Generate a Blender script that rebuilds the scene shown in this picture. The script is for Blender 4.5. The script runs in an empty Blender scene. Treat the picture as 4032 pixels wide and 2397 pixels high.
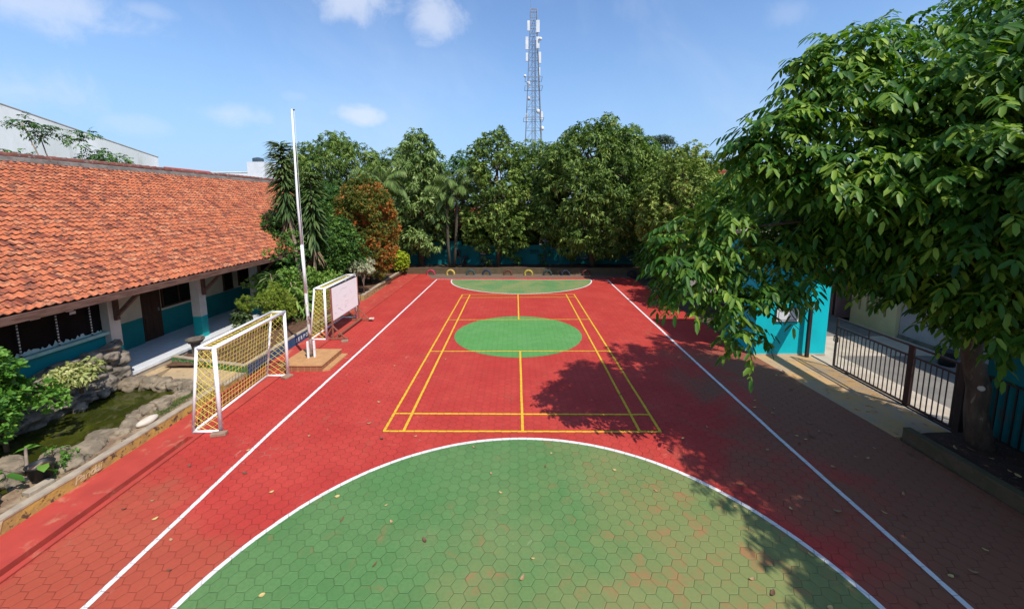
import bpy, math, random
import numpy as np
from mathutils import Vector, Matrix, noise
random.seed(7)
PI = math.pi
S = bpy.context.scene
COL = S.collection
R = math.radians

# ------------------------------------------------------------------ helpers
def link(o, parent=None):
    COL.objects.link(o)
    if parent is not None: o.parent = parent
    return o

def tag(o, label=None, cat=None, group=None, kind=None):
    if label: o['label'] = label
    if cat: o['category'] = cat
    if group: o['group'] = group
    if kind: o['kind'] = kind
    return o

def thing(name, label, cat, loc=(0, 0, 0), group=None):
    o = bpy.data.objects.new(name, None); o.empty_display_size = .2
    link(o); o.location = loc
    return tag(o, label, cat, group)

def sub(a, b): return Vector(a) - Vector(b)

class MB:
    def __init__(s): s.v = []; s.f = []
    def add(s, vs, fs):
        n = len(s.v); s.v += [tuple(v) for v in vs]; s.f += [tuple(i + n for i in f) for f in fs]; return s
    def box(s, c, d, rz=0, rx=0, ry=0):
        m = Matrix.Rotation(rz, 3, 'Z') @ Matrix.Rotation(ry, 3, 'Y') @ Matrix.Rotation(rx, 3, 'X')
        vs = [Vector(c) + m @ Vector((d[0] * x / 2, d[1] * y / 2, d[2] * z / 2)) for x in (-1, 1) for y in (-1, 1) for z in (-1, 1)]
        return s.add(vs, [(0, 1, 3, 2), (4, 6, 7, 5), (0, 4, 5, 1), (2, 3, 7, 6), (0, 2, 6, 4), (1, 5, 7, 3)])
    def bx(s, x0, x1, y0, y1, z0, z1):
        return s.box(((x0 + x1) / 2, (y0 + y1) / 2, (z0 + z1) / 2), (x1 - x0, y1 - y0, z1 - z0))
    def tube(s, pts, rs, n=8, cap=True):
        pts = [Vector(p) for p in pts]
        if not isinstance(rs, (list, tuple)): rs = [rs] * len(pts)
        rings = []; prev = None
        for i, p in enumerate(pts):
            t = (pts[min(i + 1, len(pts) - 1)] - pts[max(i - 1, 0)]).normalized()
            if prev is None:
                a = Vector((0, 0, 1)) if abs(t.z) < .9 else Vector((1, 0, 0))
                u = t.cross(a).normalized()
            else:
                u = (prev - t * prev.dot(t)).normalized()
            prev = u; w = t.cross(u)
            rings.append([p + (u * math.cos(2 * PI * k / n) + w * math.sin(2 * PI * k / n)) * rs[i] for k in range(n)])
        vs = [v for r in rings for v in r]; fs = []
        for i in range(len(pts) - 1):
            for k in range(n):
                a = i * n + k; b = i * n + (k + 1) % n
                fs.append((a, b, b + n, a + n))
        if cap:
            fs.append(tuple(range(n))[::-1]); fs.append(tuple(range((len(pts) - 1) * n, len(pts) * n)))
        return s.add(vs, fs)
    def bar(s, a, b, w, h=None):
        a = Vector(a); b = Vector(b); h = h or w; t = (b - a).normalized()
        up = Vector((0, 0, 1)) if abs(t.z) < .95 else Vector((0, 1, 0))
        u = t.cross(up).normalized(); q = u.cross(t).normalized()
        vs = [p + u * (w / 2 * i) + q * (h / 2 * j) for p in (a, b) for i, j in ((-1, -1), (1, -1), (1, 1), (-1, 1))]
        return s.add(vs, [(0, 1, 2, 3), (7, 6, 5, 4), (0, 4, 5, 1), (1, 5, 6, 2), (2, 6, 7, 3), (3, 7, 4, 0)])
    def prism(s, poly, z0, z1):
        n = len(poly); vs = [(x, y, z0) for x, y in poly] + [(x, y, z1) for x, y in poly]
        fs = [tuple(range(n))[::-1], tuple(range(n, 2 * n))] + [(i, (i + 1) % n, (i + 1) % n + n, i + n) for i in range(n)]
        return s.add(vs, fs)
    def lathe(s, prof, c=(0, 0, 0), n=24, sx=1, sy=1):
        vs = []; fs = []
        for r, z in prof:
            for k in range(n):
                a = 2 * PI * k / n; vs.append((c[0] + r * math.cos(a) * sx, c[1] + r * math.sin(a) * sy, c[2] + z))
        for i in range(len(prof) - 1):
            for k in range(n):
                a = i * n + k; b = i * n + (k + 1) % n; fs.append((a, b, b + n, a + n))
        fs.append(tuple(range(n))[::-1]); fs.append(tuple(range((len(prof) - 1) * n, len(prof) * n)))
        return s.add(vs, fs)
    def sheet(s, poly, z):
        return s.add([(x, y, z) for x, y in poly], [tuple(range(len(poly)))])
    def line(s, pts, w, z):
        """flat painted line along pts"""
        raw = [Vector((p[0], p[1], 0)) for p in pts]; pts = [raw[0]]; L = []; Rr = []
        for a, b in zip(raw, raw[1:]):
            k = max(1, int((b - a).length / .11))
            for i in range(1, k + 1): pts.append(a.lerp(b, i / k))
        for i, p in enumerate(pts):
            t = (pts[min(i + 1, len(pts) - 1)] - pts[max(i - 1, 0)]).normalized(); q = Vector((-t.y, t.x, 0)) * w / 2
            e = q * (.16 * noise.noise(p * 7)); f = q * (.16 * noise.noise(p * 7 + Vector((9, 9, 9)))); c = q * (.16 * noise.noise(p * .9))
            L.append((p.x + q.x + e.x + c.x, p.y + q.y + e.y + c.y, z)); Rr.append((p.x - q.x + f.x + c.x, p.y - q.y + f.y + c.y, z))
        n = len(pts)
        return s.add(L + Rr, [(i, i + n, i + n + 1, i + 1) for i in range(n - 1)])
    def build(s, name, mat, parent=None, smooth=False, bevel=0, auto=None):
        me = bpy.data.meshes.new(name); me.from_pydata(s.v, [], s.f); me.update()
        if mat: me.materials.append(mat)
        if smooth: me.polygons.foreach_set('use_smooth', [True] * len(me.polygons))
        o = link(bpy.data.objects.new(name, me), parent)
        if bevel:
            m = o.modifiers.new('bevel', 'BEVEL'); m.width = bevel; m.segments = 2; m.limit_method = 'ANGLE'; m.angle_limit = R(40)
        return o

def rock_mesh(mb, c, d, seed, rough=.22, lvl=3, rz=0, flat=.0):
    import bmesh
    bm = bmesh.new(); bmesh.ops.create_icosphere(bm, subdivisions=lvl, radius=1)
    off = Vector((seed * 3.7, seed * 1.3, seed * 7.1)); m = Matrix.Rotation(rz, 3, 'Z')
    vs = []
    for v in bm.verts:
        p = v.co.normalized()
        k = 1 + rough * noise.noise(p * 1.4 + off) * 1.6 + rough * .5 * noise.noise(p * 4 + off) + rough * .25 * noise.noise(p * 9 + off)
        q = Vector((p.x * d[0], p.y * d[1], max(p.z, -.6) * d[2])) * k
        if q.z > d[2] * (1 - flat): q.z = d[2] * (1 - flat) + (q.z - d[2] * (1 - flat)) * .3
        vs.append(Vector(c) + m @ q)
    mb.add(vs, [tuple(v.index for v in f.verts) for f in bm.faces]); bm.free()

# ------------------------------------------------------------------ materials
def newmat(name):
    m = bpy.data.materials.new(name); m.use_nodes = True
    nt = m.node_tree; nt.nodes.clear(); return m, nt
def N(nt, t, **k):
    n = nt.nodes.new(t)
    for a, b in k.items():
        if a == 'inp':
            for i, v in b.items(): n.inputs[i].default_value = v
        else: setattr(n, a, b)
    return n
def L(nt, a, b): nt.links.new(a, b)
def rgba(c): return (c[0], c[1], c[2], 1)
def M(nt, op, a, b=None, c=None, clamp=False):
    n = N(nt, 'ShaderNodeMath', operation=op); n.use_clamp = clamp
    for i, v in enumerate((a, b, c)):
        if v is None: continue
        if isinstance(v, (int, float)): n.inputs[i].default_value = v
        else: L(nt, v, n.inputs[i])
    return n.outputs[0]
def MIX(nt, f, a, b, bt='MIX'):
    n = N(nt, 'ShaderNodeMix', data_type='RGBA', blend_type=bt)
    for i, v in ((0, f), (6, a), (7, b)):
        if isinstance(v, (int, float)): n.inputs[i].default_value = v
        elif isinstance(v, tuple): n.inputs[i].default_value = rgba(v)
        else: L(nt, v, n.inputs[i])
    return n.outputs[2]
def NOISE(nt, vec, scale, detail=4, rough=.55, dist=0):
    n = N(nt, 'ShaderNodeTexNoise'); n.inputs['Scale'].default_value = scale; n.inputs['Detail'].default_value = detail
    n.inputs['Roughness'].default_value = rough; n.inputs['Distortion'].default_value = dist
    if vec is not None: L(nt, vec, n.inputs['Vector'])
    return n.outputs['Fac']
def RAMP(nt, f, a, b):
    n = N(nt, 'ShaderNodeMapRange', interpolation_type='SMOOTHSTEP'); L(nt, f, n.inputs[0])
    n.inputs[1].default_value = a; n.inputs[2].default_value = b; return n.outputs[0]
def POS(nt): return N(nt, 'ShaderNodeNewGeometry').outputs['Position']
def finish(nt, col, rough=.7, bump=None, bstr=.3, bdist=.01, spec=.4, metal=0):
    p = N(nt, 'ShaderNodeBsdfPrincipled'); o = N(nt, 'ShaderNodeOutputMaterial')
    if isinstance(col, tuple): p.inputs['Base Color'].default_value = rgba(col)
    else: L(nt, col, p.inputs['Base Color'])
    if isinstance(rough, (int, float)): p.inputs['Roughness'].default_value = rough
    else: L(nt, rough, p.inputs['Roughness'])
    p.inputs['Specular IOR Level'].default_value = spec; p.inputs['Metallic'].default_value = metal
    if bump is not None:
        b = N(nt, 'ShaderNodeBump'); b.inputs['Strength'].default_value = bstr; b.inputs['Distance'].default_value = bdist
        L(nt, bump, b.inputs['Height']); L(nt, b.outputs[0], p.inputs['Normal'])
    L(nt, p.outputs[0], o.inputs[0]); return p

def mat(name, a, b=None, scale=3, rough=.75, bump=.25, bscale=30, bdist=.01, contrast=(.35, .65), c=None, cs=12, cth=(.6, .7), spec=.3, metal=0, stretch=None, island=0):
    """generic painted / mineral surface: two tones by noise, optional third stain tone"""
    m, nt = newmat(name); v = POS(nt)
    if stretch:
        mp = N(nt, 'ShaderNodeMapping'); mp.inputs['Scale'].default_value = stretch; L(nt, v, mp.inputs[0]); v = mp.outputs[0]
    b = b or tuple(x * .75 for x in a)
    col = MIX(nt, RAMP(nt, NOISE(nt, v, scale, 6, .6), *contrast), a, b)
    if c: col = MIX(nt, RAMP(nt, NOISE(nt, v, cs, 5, .65, .3), *cth), col, c)
    if island:
        g = N(nt, 'ShaderNodeNewGeometry'); r = g.outputs['Random Per Island']
        hs = N(nt, 'ShaderNodeHueSaturation'); L(nt, col, hs.inputs['Color'])
        L(nt, M(nt, 'ADD', M(nt, 'MULTIPLY', r, island), 1 - island / 2), hs.inputs['Value']); col = hs.outputs[0]
    finish(nt, col, rough, NOISE(nt, v, bscale, 5, .6), bump, bdist, spec, metal)
    return m

TEAL = (.0, .20, .20)
M_teal = mat('teal_paint', (.0, .215, .215), (.002, .16, .165), 1.2, .6, .15, 40, c=(.10, .22, .2), cs=3, cth=(.66, .8))
M_teal_lt = mat('turquoise_paint', (.0, .50, .56), (.0, .43, .49), 1.0, .6, .12, 40, c=(.3, .48, .45), cs=5, cth=(.7, .85))
M_cream = mat('cream_paint', (.50, .43, .31), (.40, .33, .22), 1.4, .8, .2, 25, c=(.24, .16, .09), cs=2.5, cth=(.66, .8))
M_white = mat('white_paint', (.80, .79, .76), (.72, .70, .66), 4, .45, .1, 60)
M_whitewall = mat('weathered_white_render', (.86, .86, .82), (.68, .70, .64), .35, .9, .3, 4, c=(.36, .38, .32), cs=.9, cth=(.56, .78), stretch=(1, 1, .25))
M_whiteplain = mat('white_house_render', (.75, .75, .74), (.65, .66, .66), .8, .9, .2, 6)
M_wood = mat('weathered_brown_wood', (.095, .045, .03), (.16, .09, .065), 3, .8, .4, 40, c=(.25, .17, .13), cs=7, cth=(.6, .75), stretch=(6, .8, 6))
M_wood_r = mat('reddish_stand_wood', (.33, .125, .075), (.22, .08, .05), 5, .7, .3, 40, stretch=(4, 4, 1))
M_darkwood = mat('dark_door_wood', (.035, .014, .008), (.06, .025, .015), 4, .45, .2, 30, stretch=(4, 4, .6))
M_glass = mat('dark_window_glass', (.006, .007, .008), (.012, .012, .012), 2.0, .4, .02, 4, spec=.05)
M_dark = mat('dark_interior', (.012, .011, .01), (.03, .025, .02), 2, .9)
M_tile_floor = None
M_yellowkerb = mat('yellow_kerb_paint', (.52, .33, .075), (.36, .23, .08), 4, .85, .6, 14, .02, c=(.10, .065, .04), cs=7, cth=(.53, .62))
M_oldkerb = mat('old_yellow_kerb', (.42, .29, .10), (.30, .22, .11), 4, .9, .6, 14, .02, c=(.08, .06, .045), cs=6, cth=(.55, .68))
M_mossykerb = mat('brown_mossy_kerb', (.13, .085, .05), (.09, .075, .035), 4, .95, .6, 14, .02, c=(.25, .14, .05), cs=5, cth=(.62, .75))
M_cement = mat('cement', (.42, .34, .24), (.32, .26, .19), 5, .9, .5, 30, .01, c=(.17, .12, .08), cs=4, cth=(.62, .75))
M_cement_g = mat('grey_mortar', (.20, .17, .145), (.12, .10, .085), 3, .95, .7, 14, .02, c=(.06, .045, .035), cs=6, cth=(.6, .7))
M_greenkerb = mat('green_kerb_paint', (.06, .20, .055), (.05, .15, .04), 5, .8, .4, 20, c=(.22, .30, .13), cs=8, cth=(.66, .72))
M_bluekerb = mat('blue_kerb_paint', (.025, .065, .16), (.04, .085, .17), 5, .8, .4, 20, c=(.12, .13, .14), cs=6, cth=(.68, .76))
M_soil = mat('brown_soil', (.15, .075, .04), (.085, .045, .028), 5, 1, 1, 16, .03, c=(.24, .15, .09), cs=20, cth=(.60, .68))
M_soil_d = mat('dark_leaf_litter_soil', (.075, .035, .022), (.045, .025, .018), 6, 1, 1, 18, .03, c=(.20, .15, .10), cs=28, cth=(.62, .68))
M_rock = mat('grey_brown_rock', (.29, .225, .15), (.16, .125, .085), 3.5, .9, .9, 9, .04, c=(.05, .045, .04), cs=5, cth=(.58, .7))
M_rock2 = mat('dark_rockwork', (.29, .24, .185), (.13, .11, .085), 2.5, .9, 1, 7, .05, c=(.04, .037, .034), cs=4, cth=(.52, .66))
M_wstone = mat('pale_stone', (.62, .54, .44), (.55, .46, .36), 6, .8, .4, 18)
M_platform = mat('terracotta_plinth', (.52, .27, .11), (.44, .22, .09), 5, .7, .15, 40, c=(.60, .36, .18), cs=9, cth=(.6, .75))
def platside():
    m, nt = newmat('terracotta_plinth_side'); v = POS(nt); sx = N(nt, 'ShaderNodeSeparateXYZ'); L(nt, v, sx.inputs[0])
    a = M(nt, 'FRACT', M(nt, 'MULTIPLY', M(nt, 'ADD', sx.outputs[0], sx.outputs[1]), 5.2)); j = M(nt, 'LESS_THAN', a, .05)
    col = MIX(nt, NOISE(nt, v, 9, 5), (.36, .15, .065), (.24, .10, .05)); finish(nt, MIX(nt, j, col, (.48, .30, .17)), .8, NOISE(nt, v, 30), .3); return m
M_platside = platside()
M_rust = mat('peeling_white_rust', (.62, .60, .55), (.55, .50, .45), 6, .7, .4, 40, c=(.22, .10, .06), cs=7, cth=(.50, .58), stretch=(1, 1, .5))
M_blackmetal = mat('black_gate_metal', (.018, .013, .013), (.028, .015, .015), 6, .42, .15, 40, spec=.5)
M_redmetal = mat('oxide_red_metal', (.045, .014, .014), (.03, .012, .012), 6, .5, .2, 40)
M_galv = mat('galvanised_steel', (.30, .31, .32), (.22, .23, .24), .5, .5, .1, 8, metal=.3)
M_antenna = mat('antenna_white', (.78, .78, .77), (.68, .68, .68), .5, .5)
M_brick = mat('brick_block', (.36, .23, .15), (.26, .17, .12), 8, .95, .6, 40, .01)
M_stonecarve = mat('carved_grey_stone', (.15, .125, .10), (.09, .075, .06), 10, .95, .7, 30, .01)
M_plastic_b = mat('black_plastic', (.012, .012, .013), (.02, .02, .022), 6, .4, .1, 30, spec=.5)
M_net = mat('yellow_net_cord', (.80, .66, .10), (.72, .60, .14), 12, .7, .2, 60, island=.3)
M_board = None
M_trunk = mat('brown_bark', (.13, .085, .055), (.07, .047, .032), 6, .95, 1, 18, .03, stretch=(1, 1, .35), c=(.26, .18, .12), cs=9, cth=(.62, .72))
M_trunk_pale = mat('pale_bark', (.30, .23, .165), (.17, .13, .095), 5, .95, .8, 18, .02, stretch=(1, 1, .4))
M_palmtrunk = mat('grey_green_palm_bark', (.085, .075, .05), (.055, .05, .035), 5, .9, .6, 12, .02, stretch=(1, 1, 3))
M_deadleaf = mat('dry_leaf', (.30, .20, .12), (.20, .13, .08), 10, .9, .2, 40, island=.5)
M_road = mat('road_concrete', (.22, .20, .175), (.17, .155, .14), 1.2, .95, .5, 30, .01, c=(.15, .13, .11), cs=2, cth=(.66, .8))
M_pave = mat('pale_pavement', (.52, .44, .35), (.42, .35, .27), 2, .95, .5, 20, .01, c=(.25, .19, .14), cs=3, cth=(.62, .75))
M_apron = mat('ochre_concrete_apron', (.50, .30, .12), (.38, .28, .18), 2.2, .95, .5, 20, .01, c=(.30, .12, .06), cs=3.5, cth=(.55, .7))
M_slab = mat('sandy_concrete', (.50, .35, .19), (.40, .29, .17), 3, .95, .5, 16, .015, c=(.22, .13, .07), cs=7, cth=(.60, .68))
M_yhouse = mat('pale_yellow_render', (.62, .50, .28), (.55, .45, .26), 1.5, .85, .2, 20)
M_pinkh = mat('pink_render', (.50, .24, .24), (.42, .21, .21), 1.5, .85, .2, 20)
M_lilac = mat('lilac_grey_render', (.42, .36, .38), (.34, .29, .30), 1.5, .85, .2, 20)
M_darkred = mat('drain_shadow_red', (.12, .012, .010), (.09, .012, .010), 4, .8, .3, 30)  # dark red painted in for the shadow inside the grooves
M_ground = mat('earth_ground', (.14, .095, .06), (.10, .07, .045), .6, 1, .8, 6, .05)
M_whiteletter = mat('white_lettering', (.72, .72, .70), (.60, .60, .58), 14, .8, .2, 60)
M_creamletter = mat('cream_lettering', (.62, .50, .30), (.50, .36, .16), 14, .8, .2, 60)
M_blackline = mat('black_line_paint', (.02, .02, .025), None, 6, .7)
M_tank = mat('blue_grey_tank', (.06, .09, .12), None, 2, .5)
M_joint = mat('white_pole_paint', (.86, .86, .84), (.80, .79, .77), 5, .45, .1, 50)

def hex_nodes(nt):
    v = POS(nt); s = .204
    sx = N(nt, 'ShaderNodeSeparateXYZ'); L(nt, v, sx.inputs[0])
    # slight waviness so joints are not ruler straight
    nx = NOISE(nt, v, 3.5, 2); wob = M(nt, 'MULTIPLY', M(nt, 'SUBTRACT', nx, .5), .018)
    cb = N(nt, 'ShaderNodeCombineXYZ'); L(nt, M(nt, 'ADD', M(nt, 'DIVIDE', sx.outputs[1], s), wob), cb.inputs[0]); L(nt, M(nt, 'ADD', M(nt, 'DIVIDE', sx.outputs[0], s), wob), cb.inputs[1])
    r = (1, 1.7320508, 1)
    def wrapsub(vec, off):
        a = N(nt, 'ShaderNodeVectorMath', operation='SUBTRACT'); L(nt, vec, a.inputs[0]); a.inputs[1].default_value = off
        w = N(nt, 'ShaderNodeVectorMath', operation='WRAP'); L(nt, a.outputs[0], w.inputs[0]); w.inputs[1].default_value = r; w.inputs[2].default_value = (0, 0, 0)
        c = N(nt, 'ShaderNodeVectorMath', operation='SUBTRACT'); L(nt, w.outputs[0], c.inputs[0]); c.inputs[1].default_value = (.5, .8660254, 0)
        z = N(nt, 'ShaderNodeVectorMath', operation='MULTIPLY'); L(nt, c.outputs[0], z.inputs[0]); z.inputs[1].default_value = (1, 1, 0)
        return z.outputs[0]
    a = wrapsub(cb.outputs[0], (0, 0, 0)); b = wrapsub(cb.outputs[0], (.5, .8660254, 0))
    def ln(x):
        n = N(nt, 'ShaderNodeVectorMath', operation='LENGTH'); L(nt, x, n.inputs[0]); return n.outputs['Value']
    mx = N(nt, 'ShaderNodeMix', data_type='VECTOR'); L(nt, M(nt, 'LESS_THAN', ln(b), ln(a)), mx.inputs[0]); L(nt, a, mx.inputs[4]); L(nt, b, mx.inputs[5])
    gv = mx.outputs[1]
    ab = N(nt, 'ShaderNodeVectorMath', operation='ABSOLUTE'); L(nt, gv, ab.inputs[0])
    dt = N(nt, 'ShaderNodeVectorMath', operation='DOT_PRODUCT'); L(nt, ab.outputs[0], dt.inputs[0]); dt.inputs[1].default_value = (.5, .8660254, 0)
    sg = N(nt, 'ShaderNodeSeparateXYZ'); L(nt, ab.outputs[0], sg.inputs[0])
    d = M(nt, 'SUBTRACT', .5, M(nt, 'MAXIMUM', dt.outputs['Value'], sg.outputs[0]))
    idv = N(nt, 'ShaderNodeVectorMath', operation='SUBTRACT'); L(nt, cb.outputs[0], idv.inputs[0]); L(nt, gv, idv.inputs[1])
    # snap id to avoid float noise
    sn = N(nt, 'ShaderNodeVectorMath', operation='SNAP'); ad = N(nt, 'ShaderNodeVectorMath', operation='ADD'); L(nt, idv.outputs[0], ad.inputs[0]); ad.inputs[1].default_value = (.11, .11, 0)
    L(nt, ad.outputs[0], sn.inputs[0]); sn.inputs[1].default_value = (.25, .2886751, 1)
    wn = N(nt, 'ShaderNodeTexWhiteNoise', noise_dimensions='3D'); L(nt, sn.outputs[0], wn.inputs[0])
    global CELL
    cm = N(nt, 'ShaderNodeVectorMath', operation='SCALE'); L(nt, sn.outputs[0], cm.inputs[0]); cm.inputs['Scale'].default_value = s; CELL = cm.outputs[0]
    return v, sx, d, wn.outputs['Value']

def court_mat(name, base, alt, jointc, wear=None, jstr=.8, line=False, jmin=(.28, .72)):
    m, nt = newmat(name); v, sx, d, rnd = hex_nodes(nt)
    col = MIX(nt, RAMP(nt, NOISE(nt, v, .7, 5, .6), .35, .68), base, alt)
    col = MIX(nt, M(nt, 'MULTIPLY', RAMP(nt, NOISE(nt, v, 22, 5, .75), .35, .72), .42), col, tuple(x * .62 for x in base))
    col = MIX(nt, M(nt, 'MULTIPLY', RAMP(nt, NOISE(nt, v, 55, 3, .6), .62, .80), .35), col, tuple(min(1, x * 1.3 + .025) for x in base))
    col = MIX(nt, M(nt, 'MULTIPLY', rnd, .22), col, tuple(x * .55 for x in base))
    if wear: col = wear(nt, v, sx, rnd, col)
    # joints: dark where open, pale where dusty, fading in and out
    fade = M(nt, 'MULTIPLY', RAMP(nt, NOISE(nt, v, 6.0, 3, .6), .38, .60), RAMP(nt, NOISE(nt, v, .8, 3, .6), .28, .60))
    jm = M(nt, 'SUBTRACT', 1, RAMP(nt, M(nt, 'ADD', d, M(nt, 'MULTIPLY', M(nt, 'SUBTRACT', NOISE(nt, v, 18, 4, .7), .5), .03)), .004, .028))
    col = MIX(nt, M(nt, 'MULTIPLY', M(nt, 'MULTIPLY', jm, M(nt, 'ADD', M(nt, 'MULTIPLY', fade, jmin[1]), jmin[0])), jstr), col, jointc)
    pale = M(nt, 'MULTIPLY', M(nt, 'MULTIPLY', M(nt, 'SUBTRACT', 1, RAMP(nt, d, .012, .05)), RAMP(nt, NOISE(nt, v, .9, 4, .7), .60, .72)), .35)
    col = MIX(nt, pale, col, (.55, .42, .30))

    tilt = M(nt, 'MULTIPLY', rnd, .35)
    h = M(nt, 'ADD', M(nt, 'ADD', M(nt, 'MULTIPLY', RAMP(nt, d, 0, .05), 1), tilt), M(nt, 'MULTIPLY', NOISE(nt, v, 60, 4, .7), .25))
    finish(nt, col, .72, h, .8, .008, .25)
    return m

def wear_green(nt, v, sx, rnd, col):
    x, y = sx.outputs[0], sx.outputs[1]
    cell = CELL; big = M(nt, 'ADD', M(nt, 'MULTIPLY', NOISE(nt, v, .55, 5, .62, .4), .75), M(nt, 'MULTIPLY', NOISE(nt, cell, 3.1, 2, .6), .25))
    g = M(nt, 'ADD', big, M(nt, 'MULTIPLY', M(nt, 'ADD', x, M(nt, 'MULTIPLY', M(nt, 'ADD', y, 9.2), -.55)), .075))
    dust = RAMP(nt, g, .36, .78)
    col = MIX(nt, M(nt, 'MULTIPLY', dust, .44), col, (.30, .22, .085))
    g2 = M(nt, 'ADD', M(nt, 'ADD', M(nt, 'MULTIPLY', NOISE(nt, cell, 2.2, 3, .7), .34), M(nt, 'MULTIPLY', NOISE(nt, v, 2.6, 6, .75, .8), .68)), M(nt, 'ADD', M(nt, 'MULTIPLY', rnd, .10), M(nt, 'MULTIPLY', dust, .10)))
    col = MIX(nt, M(nt, 'MULTIPLY', RAMP(nt, g2, .64, .84), .62), col, (.40, .115, .06))
    sc = RAMP(nt, NOISE(nt, v, 4.5, 3, .6, 1.5), .72, .80)
    return MIX(nt, M(nt, 'MULTIPLY', sc, .4), col, (.50, .45, .28))
def wear_far(nt, v, sx, rnd, col):
    return MIX(nt, M(nt, 'MULTIPLY', RAMP(nt, NOISE(nt, v, .8, 5, .6, .4), .38, .62), .6), col, (.28, .26, .10))
def wear_red(nt, v, sx, rnd, col):
    x, y = sx.outputs[0], sx.outputs[1]
    nz = NOISE(nt, v, .8, 5, .62, .5)
    # dirty earth on the gate side, carried left to colour the tree shade brown
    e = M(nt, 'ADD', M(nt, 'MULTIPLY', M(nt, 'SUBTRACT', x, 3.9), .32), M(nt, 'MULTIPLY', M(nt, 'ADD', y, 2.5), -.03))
    dirt_and_shade = RAMP(nt, M(nt, 'ADD', e, M(nt, 'MULTIPLY', M(nt, 'SUBTRACT', nz, .5), 2.4)), .0, .9)
    dirt_and_shade = M(nt, 'MULTIPLY', dirt_and_shade, RAMP(nt, M(nt, 'MULTIPLY', y, -1), .5, 3.0))
    col = MIX(nt, M(nt, 'MULTIPLY', dirt_and_shade, .88), col, (.20, .098, .052))
    # ochre mud bottom left
    e2 = M(nt, 'ADD', M(nt, 'MULTIPLY', M(nt, 'ADD', x, 4.6), -.55), M(nt, 'MULTIPLY', M(nt, 'ADD', y, 8.9), -.9))
    mud = M(nt, 'MULTIPLY', RAMP(nt, M(nt, 'ADD', e2, M(nt, 'MULTIPLY', M(nt, 'SUBTRACT', nz, .5), 2.2)), .15, 1.2), RAMP(nt, M(nt, 'ADD', x, 7.3), .1, .5))
    col = MIX(nt, M(nt, 'MULTIPLY', mud, .32), col, (.26, .13, .05))
    gb = M(nt, 'ADD', M(nt, 'MULTIPLY', NOISE(nt, CELL, 2.6, 3, .7), .6), M(nt, 'ADD', M(nt, 'MULTIPLY', rnd, .2), M(nt, 'MULTIPLY', NOISE(nt, v, 9, 4, .7), .3)))
    col = MIX(nt, M(nt, 'MULTIPLY', RAMP(nt, gb, .62, .80), .40), col, (.36, .055, .04))
    # dark bare patches
    col = MIX(nt, M(nt, 'MULTIPLY', RAMP(nt, NOISE(nt, v, 1.1, 5, .6, .8), .60, .72), .30), col, (.30, .10, .055))
    fl = RAMP(nt, NOISE(nt, v, 2.4, 4, .62, 1.0), .68, .76)
    col = MIX(nt, M(nt, 'MULTIPLY', fl, .35), col, (.62, .30, .20))
    # bare pavers beyond the far line
    nb = M(nt, 'MULTIPLY', M(nt, 'SUBTRACT', NOISE(nt, v, 1.5, 4, .6), .5), 1.2)
    e3 = M(nt, 'ADD', M(nt, 'ADD', M(nt, 'SUBTRACT', y, 11.55), nb), M(nt, 'MULTIPLY', RAMP(nt, M(nt, 'MULTIPLY', x, -1), 5.6, 7.2), -2.5))
    far = RAMP(nt, e3, 0, .25)
    return MIX(nt, far, col, (.17, .12, .085))

RED = (.47, .042, .031)
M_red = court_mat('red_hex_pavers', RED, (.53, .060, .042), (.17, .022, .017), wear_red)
M_green = court_mat('green_hex_pavers', (.095, .215, .065), (.12, .225, .075), (.06, .10, .035), wear_green, .55, jmin=(.22, .78))
M_greenc = court_mat('green_centre_pavers', (.105, .30, .075), (.13, .32, .095), (.05, .14, .04), None, .7)
M_greenf = court_mat('green_far_pavers', (.12, .25, .085), (.15, .27, .10), (.05, .14, .05), wear_far, .5)
def wear_line(nt, v, sx, rnd, col):
    return MIX(nt, M(nt, 'MULTIPLY', RAMP(nt, NOISE(nt, v, 9, 6, .75), .58, .70), .55), col, (.45, .22, .17))
def wear_line_y(nt, v, sx, rnd, col):
    return MIX(nt, M(nt, 'MULTIPLY', RAMP(nt, NOISE(nt, v, 9, 6, .75), .60, .72), .5), col, (.50, .16, .05))
M_wline = court_mat('white_court_paint', (.82, .80, .76), (.76, .73, .68), (.35, .20, .16), wear_line, .8, jmin=(.45, .55))
M_yline = court_mat('yellow_court_paint', (.80, .48, .035), (.72, .42, .03), (.30, .10, .03), wear_line_y, .8, jmin=(.5, .5))
M_redstrip = mat('red_painted_cement', (.46, .056, .038), (.38, .046, .032), 1.6, .8, .35, 22, .01, c=(.48, .16, .09), cs=2.2, cth=(.55, .72))

def floor_tile_mat():
    m, nt = newmat('white_glazed_tiles'); v = POS(nt)
    b = N(nt, 'ShaderNodeTexBrick', offset=0.0); b.inputs['Scale'].default_value = 1; b.inputs['Brick Width'].default_value = .3; b.inputs['Row Height'].default_value = .3
    b.inputs['Mortar Size'].default_value = .004; b.inputs['Color1'].default_value = (.72, .73, .74, 1); b.inputs['Color2'].default_value = (.68, .69, .71, 1); b.inputs['Mortar'].default_value = (.42, .42, .42, 1)
    L(nt, v, b.inputs['Vector'])
    col = MIX(nt, M(nt, 'MULTIPLY', RAMP(nt, NOISE(nt, v, 2, 5), .5, .8), .3), b.outputs['Color'], (.5, .45, .38))
    finish(nt, col, .25, None, spec=.5); return m
M_tile_floor = floor_tile_mat()

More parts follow.
